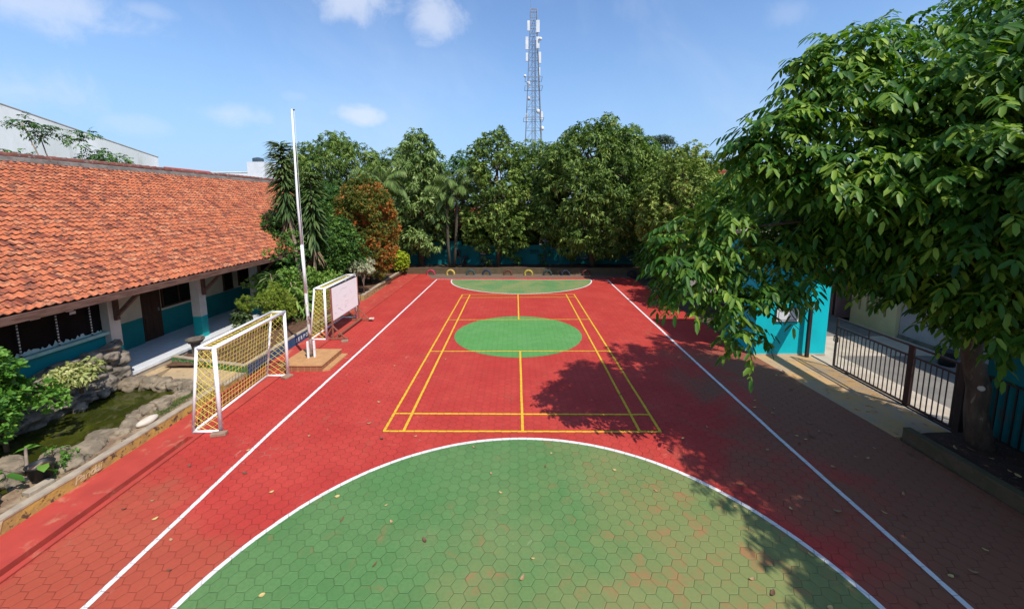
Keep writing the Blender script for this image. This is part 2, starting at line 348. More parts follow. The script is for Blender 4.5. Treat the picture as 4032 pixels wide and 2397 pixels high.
def twotone(name, lo, hi, z, zlabel=None):
    m, nt = newmat(name); v = POS(nt); sx = N(nt, 'ShaderNodeSeparateXYZ'); L(nt, v, sx.inputs[0])
    f = M(nt, 'GREATER_THAN', sx.outputs[2], z)
    n1 = NOISE(nt, v, 1.4, 6, .6)
    lo_c = MIX(nt, RAMP(nt, n1, .4, .7), lo, tuple(x * .8 for x in lo)); hi_c = MIX(nt, RAMP(nt, n1, .4, .7), hi, tuple(x * .82 for x in hi))
    st = NOISE(nt, v, 3, 5, .7); hi_c = MIX(nt, RAMP(nt, st, .68, .76), hi_c, (.26, .17, .10))
    finish(nt, MIX(nt, f, lo_c, hi_c), .7, NOISE(nt, v, 25, 4), .2, .01); return m
M_wall2 = twotone('teal_and_cream_wall', (.0, .17, .165), (.52, .44, .31), 1.24)
M_col2 = twotone('teal_and_cream_column', (.0, .30, .29), (.56, .50, .41), 1.1)

def tile_mat(name='clay_roof_tiles', a=(.51, .150, .066), b=(.30, .080, .044), dark=(.11, .055, .042)):
    m, nt = newmat(name); g = N(nt, 'ShaderNodeNewGeometry'); v = g.outputs['Position']; r = g.outputs['Random Per Island']
    cr = N(nt, 'ShaderNodeValToRGB'); L(nt, r, cr.inputs[0]); e = cr.color_ramp.elements
    e[0].position = 0; e[0].color = rgba(tuple(x * .55 for x in b)); e[1].position = 1; e[1].color = rgba((a[0] * 1.12, a[1] * 1.5, a[2] * 1.7))
    for p, c in ((.10, b), (.3, a), (.8, a)):
        k = cr.color_ramp.elements.new(p); k.color = rgba(c)
    st = M(nt, 'MULTIPLY', RAMP(nt, NOISE(nt, v, 7.0, 6, .75, .5), .465, .60), .85)
    col = MIX(nt, st, cr.outputs[0], dark)
    big = M(nt, 'MULTIPLY', RAMP(nt, NOISE(nt, v, .8, 4, .6), .45, .75), .35)
    col = MIX(nt, big, col, (.30, .10, .055))
    finish(nt, col, .85, NOISE(nt, v, 40, 4), .3, .006, .2); return m
M_tiles = tile_mat()
M_tile_lip = mat('dark_tile_edges', (.10, .030, .018), (.06, .022, .016), 9, .95, .4, 30, island=.6)  # front edges of the tiles, coloured darker than their tops
M_tiles_red = tile_mat('red_roof_tiles', (.42, .07, .05), (.33, .05, .04), (.16, .05, .04))

def leaf_mat(name, dark, mid, light, trans=.35, rough=.42, hueflush=None, flush_at=.9, tw=.5):
    m, nt = newmat(name); g = N(nt, 'ShaderNodeNewGeometry')
    at = N(nt, 'ShaderNodeAttribute', attribute_name='tint')
    f = M(nt, 'ADD', M(nt, 'MULTIPLY', at.outputs['Fac'], tw), M(nt, 'MULTIPLY', g.outputs['Random Per Island'], 1 - tw))
    cr = N(nt, 'ShaderNodeValToRGB'); L(nt, f, cr.inputs[0]); e = cr.color_ramp.elements
    e[0].position = .05; e[0].color = rgba(dark); e[1].position = .95; e[1].color = rgba(light); k = e.new(.5); k.color = rgba(mid)
    col = cr.outputs[0]
    if hueflush:
        col = MIX(nt, RAMP(nt, at.outputs['Fac'], flush_at, flush_at + .06), col, hueflush)
    p = N(nt, 'ShaderNodeBsdfPrincipled'); L(nt, col, p.inputs['Base Color']); p.inputs['Roughness'].default_value = rough + .08; p.inputs['Specular IOR Level'].default_value = .28
    t = N(nt, 'ShaderNodeBsdfTranslucent'); tc = MIX(nt, .6, col, (1.6, 1.9, .5), 'MULTIPLY'); L(nt, tc, t.inputs['Color'])
    ms = N(nt, 'ShaderNodeMixShader'); ms.inputs[0].default_value = trans; L(nt, p.outputs[0], ms.inputs[1]); L(nt, t.outputs[0], ms.inputs[2])
    o = N(nt, 'ShaderNodeOutputMaterial'); L(nt, ms.outputs[0], o.inputs[0]); return m
LM_big = leaf_mat('big_tree_leaves', (.012, .050, .005), (.055, .150, .012), (.34, .46, .055), .28, .42)
LM_mango = leaf_mat('mango_leaves', (.020, .052, .009), (.095, .165, .024), (.38, .46, .10), .22, .5, (.42, .16, .07), .955)
LM_conic = leaf_mat('whorled_tree_leaves', (.028, .066, .016), (.13, .21, .045), (.44, .52, .19), .20, .45)
LM_glossy = leaf_mat('bright_tree_leaves', (.025, .075, .012), (.05, .13, .022), (.11, .20, .04), .3, .45)
LM_yel = leaf_mat('yellowish_tree_leaves', (.035, .075, .012), (.16, .23, .03), (.46, .50, .12), .18, .55, (.50, .40, .14), .90)
LM_bush = leaf_mat('dark_bush_leaves', (.012, .042, .008), (.045, .125, .018), (.22, .36, .06), .16, .45)
LM_red = leaf_mat('red_tip_shrub_leaves', (.04, .10, .016), (.16, .17, .028), (.84, .22, .07), .3, .5, tw=.8)
LM_fern = leaf_mat('fine_yellow_green_leaves', (.10, .16, .014), (.20, .27, .025), (.36, .40, .06), .3, .6)
LM_hedge = leaf_mat('round_bright_leaves', (.07, .17, .02), (.17, .30, .045), (.42, .52, .15), .3, .45, (.60, .42, .05), .97)
LM_ball = leaf_mat('lime_leaves', (.16, .24, .01), (.34, .42, .02), (.55, .58, .05), .3, .5)
LM_var = leaf_mat('variegated_white_leaves', (.10, .15, .06), (.38, .40, .24), (.66, .64, .46), .2, .5)
LM_var2 = leaf_mat('variegated_cream_leaves', (.12, .17, .04), (.36, .38, .12), (.66, .62, .30), .2, .5)
LM_croton = leaf_mat('croton_leaves', (.012, .03, .010), (.04, .07, .02), (.30, .34, .14), .15, .4)
LM_dra = leaf_mat('strap_leaves', (.025, .065, .018), (.07, .12, .03), (.20, .25, .09), .2, .45)
LM_palm = leaf_mat('palm_leaves', (.06, .11, .025), (.13, .20, .045), (.30, .36, .12), .25, .5)
LM_near = leaf_mat('near_shrub_leaves', (.04, .12, .014), (.09, .23, .025), (.25, .42, .07), .3, .4)
LM_far = leaf_mat('distant_leaves', (.035, .055, .025), (.055, .085, .035), (.09, .12, .05), .15, .7)
LM_plum = leaf_mat('dark_plum_leaves', (.03, .012, .012), (.06, .018, .02), (.10, .03, .03), .15, .5)
LM_grass = leaf_mat('grass_blades', (.05, .09, .015), (.09, .14, .025), (.16, .20, .05), .2, .7)

# ------------------------------------------------------------------ foliage
def nrm(a): return a / (np.linalg.norm(a, axis=1, keepdims=True) + 1e-9)
def leaves_obj(name, base, d, up, Ln, W, tint, m, parent, droop=.25, fold=.25, detail=True):
    n = len(base); d = nrm(d); side = nrm(np.cross(d, up)); nn = np.cross(side, d)
    Ln = Ln[:, None]; W = W[:, None]; g = np.array([[0, 0, -1.0]])
    def at(s): return base + d * Ln * s + g * (droop * Ln * s * s)
    if detail:
        c1, c2, tp = at(.22), at(.74), at(1.0)
        f = nn * (fold * W)
        V = np.stack([base, c1 - side * W * .44 + f * .5, c1 - f * .3, c1 + side * W * .44 + f * .5, c2 - side * W * .45 + f * .5, c2 - f * .3, c2 + side * W * .45 + f * .5, tp], 1)
        F3 = np.array([[0, 2, 1], [0, 3, 2], [4, 5, 7], [5, 6, 7]]); F4 = np.array([[1, 2, 5, 4], [2, 3, 6, 5]]); nv = 8
    else:
        c1, tp = at(.45), at(1.0); f = nn * (fold * W)
        V = np.stack([base, c1 - side * W * .5 + f, c1 + side * W * .5 + f, tp], 1)
        F3 = np.array([[0, 2, 1], [1, 2, 3]]); F4 = np.zeros((0, 4), int); nv = 4
    off = (np.arange(n) * nv)[:, None]
    li3 = (off[:, :, None] + F3[None]).reshape(n, -1); li4 = (off[:, :, None] + F4[None]).reshape(n, -1)
    loops = np.concatenate([li3, li4], 1).reshape(-1)
    tot = np.tile(np.array([3] * len(F3) + [4] * len(F4)), n); start = np.concatenate([[0], np.cumsum(tot)[:-1]])
    me = bpy.data.meshes.new(name)
    me.vertices.add(n * nv); me.vertices.foreach_set('co', V.reshape(-1).astype(np.float32))
    me.loops.add(len(loops)); me.loops.foreach_set('vertex_index', loops.astype(np.int32))
    me.polygons.add(len(tot)); me.polygons.foreach_set('loop_start', start.astype(np.int32))
    try: me.polygons.foreach_set('loop_total', tot.astype(np.int32))
    except Exception: pass
    a = me.attributes.new('tint', 'FLOAT', 'FACE'); a.data.foreach_set('value', np.repeat(tint, len(F3) + len(F4)).astype(np.float32))
    me.update(calc_edges=True); me.validate(); me.materials.append(m)
    return link(bpy.data.objects.new(name, me), parent)

def clump_points(clumps, dens, rng, inner=.5):
    P, O, T = [], [], []
    for c in clumps:
        cx, cy, cz, r = c[:4]; rz = c[4] if len(c) > 4 else r * .8
        n = max(3, int(dens * 4 * PI * r * rz)); u = nrm(rng.normal(size=(n, 3)))
        k = inner + (1.05 - inner) * rng.random((n, 1)) ** .45
        p = np.array([[cx, cy, cz]]) + u * k * np.array([[r, r, rz]])
        P.append(p); O.append(u); T.append(np.clip(rng.random() * .55 + rng.random(n) * .45, 0, 1))
    return np.concatenate(P), np.concatenate(O), np.concatenate(T)

def whorls(P, O, T, rng, k, Ln, W, spread=.9, droop=.25, upw=.4, jit=.25):
    """k leaves radiating from each twig tip"""
    ax = nrm(O * .7 + np.array([[0, 0, upw]]) + rng.normal(size=P.shape) * .3)
    e = nrm(np.cross(ax, rng.normal(size=P.shape))); f = np.cross(ax, e)
    B, D, U, LL, WW, TT = [], [], [], [], [], []
    for i in range(k):
        a = 2 * PI * i / k + rng.random((len(P), 1)) * 1.0
        rad = e * np.cos(a) + f * np.sin(a); s = spread * (.6 + .6 * rng.random((len(P), 1)))
        d = nrm(ax * (1.0 - .5 * s) + rad * s + rng.normal(size=P.shape) * jit * .4 - np.array([[0, 0, droop * .8]]))
        B.append(P - ax * (i / k) * Ln * .5); D.append(d); U.append(nrm(ax + rng.normal(size=P.shape) * .35)); q = .7 + .5 * rng.random(len(P))
        LL.append(Ln * q); WW.append(W * q); TT.append(T)
    return tuple(np.concatenate(x) for x in (B, D, U, LL, WW, TT))

def fans(P, O, T, rng, pairs, rach, Ln, W, droop=.3):
    """pinnate compound leaves: arching rachis with hanging leaflets on both sides"""
    n = len(P); h = O.copy(); h[:, 2] = h[:, 2] * .35 + .10; d0 = nrm(h + rng.normal(size=P.shape) * .45)
    up = np.array([[0, 0, 1.0]]); side = nrm(np.cross(d0, up + rng.normal(size=P.shape) * .25)); rl = rach * (.7 + .6 * rng.random((n, 1)))
    B, D, U, LL, WW, TT = [], [], [], [], [], []
    for i in range(pairs):
        t = (i + .6) / pairs; p = P + d0 * rl * t + np.array([[0, 0, -1]]) * rl * .40 * t * t
        tan = nrm(d0 + np.array([[0, 0, -1]]) * .8 * t)
        for sgn in (-1, 1):
            d = nrm(side * sgn * (.85 + .2 * rng.random((n, 1))) + tan * .50 - up * (.18 + .50 * rng.random((n, 1))) + rng.normal(size=P.shape) * .14)
            B.append(p); D.append(d); U.append(nrm(up + tan * .6 + side * sgn * .5 + rng.normal(size=P.shape) * .25))
            q = (.55 + .62 * rng.random(n)) * (.8 + .35 * math.sin(PI * t)); LL.append(Ln * q); WW.append(W * q); TT.append(T)
    d = nrm(d0 - up * .9); B.append(P + d0 * rl - up * rl * .38); D.append(d); U.append(nrm(d0 + up * .5)); LL.append(np.full(n, Ln)); WW.append(np.full(n, W)); TT.append(T)
    return tuple(np.concatenate(x) for x in (B, D, U, LL, WW, TT))

def profile_clumps(cx, cy, prof, n, cr, rng, fill=.82, sy=1, zs=.8):
    out = []; zs_ = np.array([p[0] for p in prof]); rs = np.array([p[1] for p in prof])
    zz = np.linspace(zs_.min(), zs_.max(), 200); w = np.interp(zz, zs_, rs) + .15; cdf = np.cumsum(w) / w.sum()
    for i in range(n):
        z = np.interp((i + rng.random()) / n, cdf, zz); r = np.interp(z, zs_, rs); a = i * 2.39996 + rng.normal() * .25
        k = fill * (1 if rng.random() < .8 else rng.random()); c = cr * (.65 + .6 * rng.random())
        rr = max(0, r * k - c * .35)
        out.append((cx + math.cos(a) * rr, cy + math.sin(a) * rr * sy, z, c, c * zs))
    return out

def limbs(name, trunk, tr, targets, m, parent, rng, r0=.09, start=.45, n=7):
    """trunk polyline plus limbs that leave it and reach the foliage clumps; one continuous object"""
    b = MB(); b.tube(trunk, tr, 10)
    tp = [Vector(p) for p in trunk]
    for t in targets:
        k = start + (1 - start) * rng.random(); seg = k * (len(tp) - 1); i = min(int(seg), len(tp) - 2); a = tp[i].lerp(tp[i + 1], seg - i)
        e = Vector(t[:3]); mid = a.lerp(e, .5) + Vector((rng.normal() * .08, rng.normal() * .08, .12 * (e - a).length * .5))
        q = a.lerp(mid, .5) + Vector((0, 0, .03)); w = r0 * (.7 + .5 * rng.random())
        b.tube([a, q, mid, mid.lerp(e, .55), e], [w, w * .8, w * .55, w * .35, w * .12], 5, False)
    return b.build(name, m, parent, True)

def tree(name, label, cat, trunk, tr, clumps, leaf, dens, k, Ln, W, mode='whorl', seed=1, droop=.25, bark=None, group=None, ntarg=14, r0=.07, detail=False, inner=.5, upw=.4, spread=.9, start=.45, rach=.4, pairs=4, tint_fn=None):
    rng = np.random.default_rng(seed); t = thing(name, label, cat, trunk[0], group); o = Vector(trunk[0])
    P, O, T = clump_points(clumps, dens * 1.65, rng, inner)
    if tint_fn is not None: T = tint_fn(P, O, T, rng)
    A = whorls(P, O, T, rng, k, Ln, W, spread, droop, upw) if mode == 'whorl' else fans(P, O, T, rng, pairs, rach, Ln, W)
    c = leaves_obj('crown' if 'tree' in name else 'foliage', A[0], A[1], A[2], A[3], A[4], A[5], leaf, t, droop, .25, detail)
    idx = rng.choice(len(clumps), min(ntarg, len(clumps)), False)
    s = limbs('trunk' if 'tree' in name else 'stem', trunk, tr, [clumps[i] for i in idx], bark or M_trunk, t, rng, r0, start)
    for x in (c, s): x.matrix_parent_inverse = Matrix.Translation(-o)
    return t

def keep(t):
    """children were modelled in world space: cancel the parent's offset"""
    for c in t.children: c.matrix_parent_inverse = Matrix.Translation(-Vector(t.location))
    return t

# ------------------------------------------------------------------ camera
f_px = 977.95
cam = bpy.data.cameras.new('camera'); co = link(bpy.data.objects.new('camera', cam))
right = Vector((.99995057, .00882989, -.00457166)); up = Vector((.00337871, .13067916, .99141895)); fwd = Vector((-.00935154, .99138539, -.13064287))
mw = Matrix((right, up, -fwd)).transposed().to_4x4(); mw.translation = Vector((-.12725, -14.9577, 4.9729)); co.matrix_world = mw
cam.sensor_width = 36; cam.lens = 36 * f_px / 2496; cam.shift_y = -(742 - 625) / 2496; cam.clip_end = 2000; cam.clip_start = .05
S.camera = co

# ------------------------------------------------------------------ light
SUN_EL = 54.0
sd = Vector((.63 * math.cos(R(SUN_EL)), -.777 * math.cos(R(SUN_EL)), math.sin(R(SUN_EL))))   # towards the sun
sl = bpy.data.lights.new('sun', 'SUN'); sl.energy = 4.3; sl.angle = R(.53); sl.color = (1, .955, .88)
so = link(bpy.data.objects.new('sun', sl)); so.rotation_euler = sd.to_track_quat('Z', 'Y').to_euler(); so.location = (20, -25, 30)
w = bpy.data.worlds.new('World'); S.world = w; w.use_nodes = True; nt = w.node_tree; nt.nodes.clear()
sky = N(nt, 'ShaderNodeTexSky', sky_type='NISHITA'); sky.sun_disc = False; sky.sun_elevation = R(SUN_EL); sky.sun_rotation = math.atan2(sd.x, sd.y)
sky.altitude = 0; sky.air_density = 1.15; sky.dust_density = .55; sky.ozone_density = 2.6
tc = N(nt, 'ShaderNodeTexCoord'); nv = N(nt, 'ShaderNodeVectorMath', operation='NORMALIZE'); L(nt, tc.outputs['Generated'], nv.inputs[0])
sp = N(nt, 'ShaderNodeSeparateXYZ'); L(nt, nv.outputs[0], sp.inputs[0])
az = M(nt, 'ARCTAN2', sp.outputs[0], sp.outputs[1]); el = M(nt, 'ARCSINE', sp.outputs[2])
n1 = NOISE(nt, nv.outputs[0], 9, 7, .62, .35); n2 = NOISE(nt, nv.outputs[0], 2.6, 5, .6, .5)
tot = None
for a, e, sa, se, st in ((-48.5, 17.5, 7.5, 2.6, .50), (-41, 18.9, 2.2, .8, .22), (-50, 10.2, 6.5, 2.6, .34), (-34.8, 10.1, 4.2, 1.5, .38), (-20.1, 11.2, 3.8, 1.35, .62),
                         (-20.5, 24.0, 6.6, 3.0, .60), (-10.6, 23.0, 4.2, 3.6, .56), (-27.8, 12.8, 2.0, .8, .16), (32.3, 20, 2.6, 1.5, .16), (-43, 8.2, 3.0, 1.2, .20), (55, 24, 14, 5, .16), (-85, 20, 18, 5, .4), (100, 16, 20, 4, .35), (170, 25, 25, 7, .4), (-150, 18, 18, 5, .4)):
    dx = M(nt, 'DIVIDE', M(nt, 'SUBTRACT', az, R(a)), R(sa)); dy = M(nt, 'DIVIDE', M(nt, 'SUBTRACT', el, R(e)), R(se))
    # flat underside, puffy top
    r2 = M(nt, 'SQRT', M(nt, 'ADD', M(nt, 'MULTIPLY', dx, dx), M(nt, 'MULTIPLY', dy, dy)))
    q = M(nt, 'SUBTRACT', M(nt, 'ADD', 1.05, M(nt, 'MULTIPLY', M(nt, 'SUBTRACT', n1, .5), 2.6)), r2)
    c = M(nt, 'MULTIPLY', RAMP(nt, q, -.15, .95), st); tot = c if tot is None else M(nt, 'MAXIMUM', tot, c)
veil = M(nt, 'MULTIPLY', RAMP(nt, n2, .42, .75), .16)
tot = M(nt, 'MAXIMUM', tot, veil)
low = M(nt, 'SUBTRACT', 1, RAMP(nt, el, R(-2), R(24)))
skyc = MIX(nt, M(nt, 'MULTIPLY', low, .80), MIX(nt, 1.0, sky.outputs[0], (.86, .98, 1.13), 'MULTIPLY'), (1.85, 3.0, 4.9))
cc = MIX(nt, tot, skyc, (5.0, 5.3, 6.0))
bg = N(nt, 'ShaderNodeBackground'); L(nt, cc, bg.inputs[0]); bg.inputs[1].default_value = .15
wo = N(nt, 'ShaderNodeOutputWorld'); L(nt, bg.outputs[0], wo.inputs[0])
S.view_settings.view_transform = 'Standard'; S.view_settings.look = 'None'; S.view_settings.gamma = 1; S.view_settings.exposure = .2
S.cycles.max_bounces = 6; S.cycles.transparent_max_bounces = 4; S.cycles.use_denoising = True

def structure(o): o['kind'] = 'structure'; return o

# ------------------------------------------------------------------ ground and court
structure(MB().sheet([(-900, -600), (900, -600), (900, 1500), (-900, 1500)], -.18).build('ground', M_ground))
# court slab: everything right of the second groove
structure(MB().prism([(-6.98, -17), (8.1, -17), (7.95, -6.9), (7.66, -2.25), (7.6, 13.6), (-6.98, 13.6)], -.13, 0).build('court_paving', M_red))
structure(MB().bx(-8.1, -7.25, -17, -6.9, -.13, 0).bx(-8.6, -7.02, -6.9, 13.6, -.13, 0).bx(-7.12, -7.02, -17, -6.9, -.13, -.002).build('red_cement_strip', M_redstrip))
structure(MB().bx(-7.27, -6.95, -17, 13.6, -.16, -.12).build('drain_channel', M_darkred))
structure(MB().prism([(7.66, -2.25), (7.95, -6.9), (9.35, -6.9), (9.5, -2.25)], -.12, .003).build('concrete_apron', M_apron))
structure(MB().prism([(7.66 + .4, -2.25), (7.66 + .4, -.3), (14, -.3), (14, -2.25)], -.13, -.02).build('side_ground', M_pave))

def arc(cx, cy, a, b, t0, t1, n=72): return [(cx + a * math.cos(R(t0 + (t1 - t0) * i / n)), cy + b * math.sin(R(t0 + (t1 - t0) * i / n))) for i in range(n + 1)]
near = arc(.0, -11.45, 4.47, 4.47, 0, 180); far = arc(.22, 11.08, 4.56, 4.22, 180, 360)
structure(MB().sheet(near + [(-4.47, -17), (4.47, -17)], .004).build('green_area', M_green))
structure(MB().sheet(arc(-.05, -.02, 2.43, 2.41, 0, 360)[:-1], .004).build('green_circle', M_greenc))
structure(MB().sheet(far, .004).build('green_far_area', M_greenf))
wl = MB(); z = .008
wl.line([(4.47, -17)] + near + [(-4.47, -17)], .075, z).line(far, .075, z)
wl.line([(-5.37, 11.2), (5.85, 10.9)], .06, z + .0005)
wl.line([(-5.37, 11.2), (-5.44, -1), (-5.54, -6.9), (-5.52, -9.2), (-5.5, -17)], .08, z).line([(5.85, 10.9), (5.56, -1.2), (5.46, -6.8), (5.46, -9.2), (5.44, -17)], .08, z)
structure(wl.build('white_lines', M_wline))
yl = MB(); W = .06; z = .0095
yl.line([(-3.07, -6.7), (3.05, -6.72)], W, z).line([(-3.11, 6.68), (3.1, 6.72)], W, z)
yl.line([(-3.05, -5.95), (3.02, -6.0)], W, z + .0004).line([(-3.08, 5.97), (3.08, 6.02)], W, z + .0004)
yl.line([(-3.05, -1.88), (3.03, -1.86)], W, z + .0004).line([(-3.08, 1.84), (3.06, 1.87)], W, z + .0004)
for x0, x1 in ((-3.05, -3.08), (-2.62, -2.66), (2.58, 2.63), (3.03, 3.07)): yl.line([(x0, -6.7), (x1, 6.7)], W, z + .0008)
yl.line([(.01, -6.7), (.01, -1.87)], W, z + .0008).line([(-.01, 1.86), (-.01, 6.7)], W, z + .0008)
structure(yl.build('yellow_lines', M_yline))

# road and pavement behind the gate
structure(MB().bx(10.4, 14.0, -30, 40, -.13, -.03).build('road', M_road))
structure(MB().bx(9.62, 10.4, -30, -2.3, -.13, .0).build('pavement', M_pave))

# ------------------------------------------------------------------ planting beds
def bed(name, poly, z, m, bumps=.04, seed=1):
    """soil sheet with a lumpy surface"""
    xs = [p[0] for p in poly]; ys = [p[1] for p in poly]; x0, x1, y0, y1 = min(xs), max(xs), min(ys), max(ys)
    nx = max(4, int((x1 - x0) / .16)); ny = max(4, int((y1 - y0) / .16)); b = MB(); vs = []; fs = []
    for j in range(ny + 1):
        for i in range(nx + 1):
            x = x0 + (x1 - x0) * i / nx; y = y0 + (y1 - y0) * j / ny
            vs.append((x, y, z + bumps * noise.noise(Vector((x * 1.3, y * 1.3, seed))) + bumps * .5 * noise.noise(Vector((x * 4, y * 4, seed)))))
    for j in range(ny):
        for i in range(nx): a = j * (nx + 1) + i; fs.append((a, a + 1, a + nx + 2, a + nx + 1))
    return structure(b.add(vs, fs).build(name, m, None, True))
bed('garden_soil', [(-10.65, -3.6), (-8.05, 4.6)], .24, M_soil, .05, 1)
bed('garden_soil', [(-13.0, 5.4), (-8.05, 15.4)], .24, M_soil, .05, 2)
bed('garden_soil', [(-10.65, 4.6), (-8.4, 5.4)], .2, M_soil, .05, 8)
bed('back_soil', [(-12, 13.35), (11.5, 15.75)], .30, M_soil_d, .06, 3)
bed('side_soil', [(8.08, -16), (9.7, -7.0)], .16, M_soil_d, .05, 4)
bed('pond_bank', [(-8.72, -14), (-8.0, -4.75)], .16, mat('tan_bank_cement', (.34, .24, .15), (.20, .125, .075), 4, 1, .9, 14, .03, c=(.10, .06, .04), cs=5, cth=(.56, .68)), .035, 5)
structure(MB().prism([(-10.3, -4.78), (-8.0, -4.78), (-8.0, -3.8), (-10.62, -3.1), (-10.25, -4.2)], -.1, .13).bx(-10.84, -10.52, -4.7, -2.9, -.1, .14).build('concrete_entrance', M_slab))
structure(MB().bx(-10.52, -10.2, -4.78, -3.0, -.12, -.05).build('drain_bottom', M_dark))

# kerbs
def wavy_kerb(name, label, x0, x1, y0, y1, h, w, m, top=None, cat='kerb', seed=0, groove=None):
    a = Vector((x0, y0, 0)); b = Vector((x1, y1, 0)); n = max(6, int((b - a).length / .12)); t = (b - a).normalized(); q = Vector((-t.y, t.x, 0))
    th = thing(name, label, cat, ((x0 + x1) / 2, (y0 + y1) / 2, 0)); mb = MB(); vs = []
    for i in range(n + 1):
        p = a.lerp(b, i / n); j = lambda s: .012 * noise.noise(Vector((p.x * 3 + seed, p.y * 3, s)))
        for ox, oz in ((-w / 2, -.12), (w / 2, -.12), (w / 2 + j(1), h - .02 + j(2)), (-w / 2 + j(3), h - .02 + j(4))): vs.append(p + q * ox + Vector((0, 0, oz)))
    fs = [(0, 1, 2, 3), (4 * n + 3, 4 * n + 2, 4 * n + 1, 4 * n)]
    for i in range(n):
        for k in range(4): fs.append((4 * i + k, 4 * i + 4 + k, 4 * i + 4 + (k + 1) % 4, 4 * i + (k + 1) % 4))
    mb.add(vs, fs).build('wall', m, th, False)
    mb = MB(); vs = []
    for i in range(n + 1):
        p = a.lerp(b, i / n); j = lambda s: .010 * noise.noise(Vector((p.x * 3 + seed, p.y * 3, s)))
        for ox, oz in ((-w / 2 - .008 + j(3), h - .02 + j(4)), (w / 2 + .008 + j(1), h - .02 + j(2)), (w / 2 + .004 + j(5), h + .012 + j(6)), (-w / 2 - .004 + j(7), h + .012 + j(8))): vs.append(p + q * ox + Vector((0, 0, oz)))
    mb.add(vs, fs).build('coping', top or M_cement, th, False)
    return keep(th)
k_y = wavy_kerb('garden_kerb', 'yellow painted kerb with handwritten lettering along the green pond', -7.98 - .07, -7.98 - .07, -16, -4.78, .22, .14, M_yellowkerb)
k_s = wavy_kerb('garden_kerb', 'low plain cement edge of the sandy entrance slab behind the nearest goal', -8.06, -8.06, -4.78, -3.9, .13, .12, M_yellowkerb, cat='kerb', seed=4)
k_g = wavy_kerb('garden_kerb', 'green painted kerb with pale leaf pattern beside the sandy entrance slab', -10.75, -8.0, -3.12, -3.86, .34, .12, M_greenkerb, seed=2)
k_b = wavy_kerb('garden_kerb', 'dark blue kerb with white letters behind the flagpole', -8.06, -8.0, -3.86, 4.55, .34, .12, M_bluekerb, seed=3)
k_l = wavy_kerb('garden_kerb', 'old yellow brick kerb running back from behind the whiteboard', -8.1, -8.3, 5.35, 13.2, .30, .16, M_oldkerb, seed=5)
wavy_kerb('garden_kerb', 'short grey kerb end beside the gap behind the whiteboard', -8.2, -9.0, 5.25, 5.5, .30, .12, M_oldkerb, seed=6)
wavy_kerb('retaining_wall', 'brown mossy retaining wall along the back behind the tyres', -9.0, 10.5, 13.45, 13.05, .42, .18, M_mossykerb, M_mossykerb, 'wall', seed=7)
wavy_kerb('garden_kerb', 'brown mossy kerb under the big tree on the gate side', 8.0, 8.12, -16, -6.95, .24, .15, M_mossykerb, M_mossykerb, seed=8)
# pale leaf pattern on the green kerb
lp = MB(); rr = random.Random(3)
for k in range(7):
    x = -10.55 + k * .11; y = -3.12 - (x + 10.75) * .269 - .066; zc = .2 + .05 * math.sin(k * 2)
    for s in range(5):
        a = s * 1.256 + k
        x2 = x + .075 * math.cos(a); lp.bar((x, y - .003, zc), (x2, y - .003 - (x2 - x) * .269, min(.31, max(.03, zc + .085 * math.sin(a)))), .008, .012)
o = lp.build('leaf_pattern', mat('pale_leaf_paint', (.25, .32, .15), (.18, .26, .11), 9), k_g); o.matrix_parent_inverse = Matrix.Translation(-Vector(k_g.location))

def text_obj(body, size, mw, m, parent, shear=0, space=1.0, bold=.0, name='lettering'):
    c = bpy.data.curves.new('lettering_curve', 'FONT'); c.body = body; c.size = size; c.shear = shear; c.space_character = space; c.extrude = .0022; c.offset = bold
    tmp = bpy.data.objects.new('lettering_tmp', c); COL.objects.link(tmp); dg = bpy.context.evaluated_depsgraph_get(); dg.update()
    me = bpy.data.meshes.new_from_object(tmp.evaluated_get(dg)); bpy.data.objects.remove(tmp)
    me.materials.clear(); me.materials.append(m); me.transform(mw); me.name = name
    o = link(bpy.data.objects.new(name, me), parent); o.matrix_parent_inverse = Matrix.Translation(-Vector(parent.location)); return o
# face +x : text x axis -> +y, text y axis -> +z
FX = Matrix(((0, 0, 1, 0), (1, 0, 0, 0), (0, 1, 0, 0), (0, 0, 0, 1)))
text_obj('Pandai', .20, Matrix.Translation((-7.972, -8.50, .045)) @ FX, M_creamletter, k_y, .35, .92, .003)
text_obj('al', .24, Matrix.Translation((-7.972, -9.68, .05)) @ FX, M_creamletter, k_y, .35, 1, .003)
text_obj('SERPO', .19, Matrix.Translation((-7.955, -1.28, .10)) @ FX, M_whiteletter, k_b, .10, 1.75, .004)

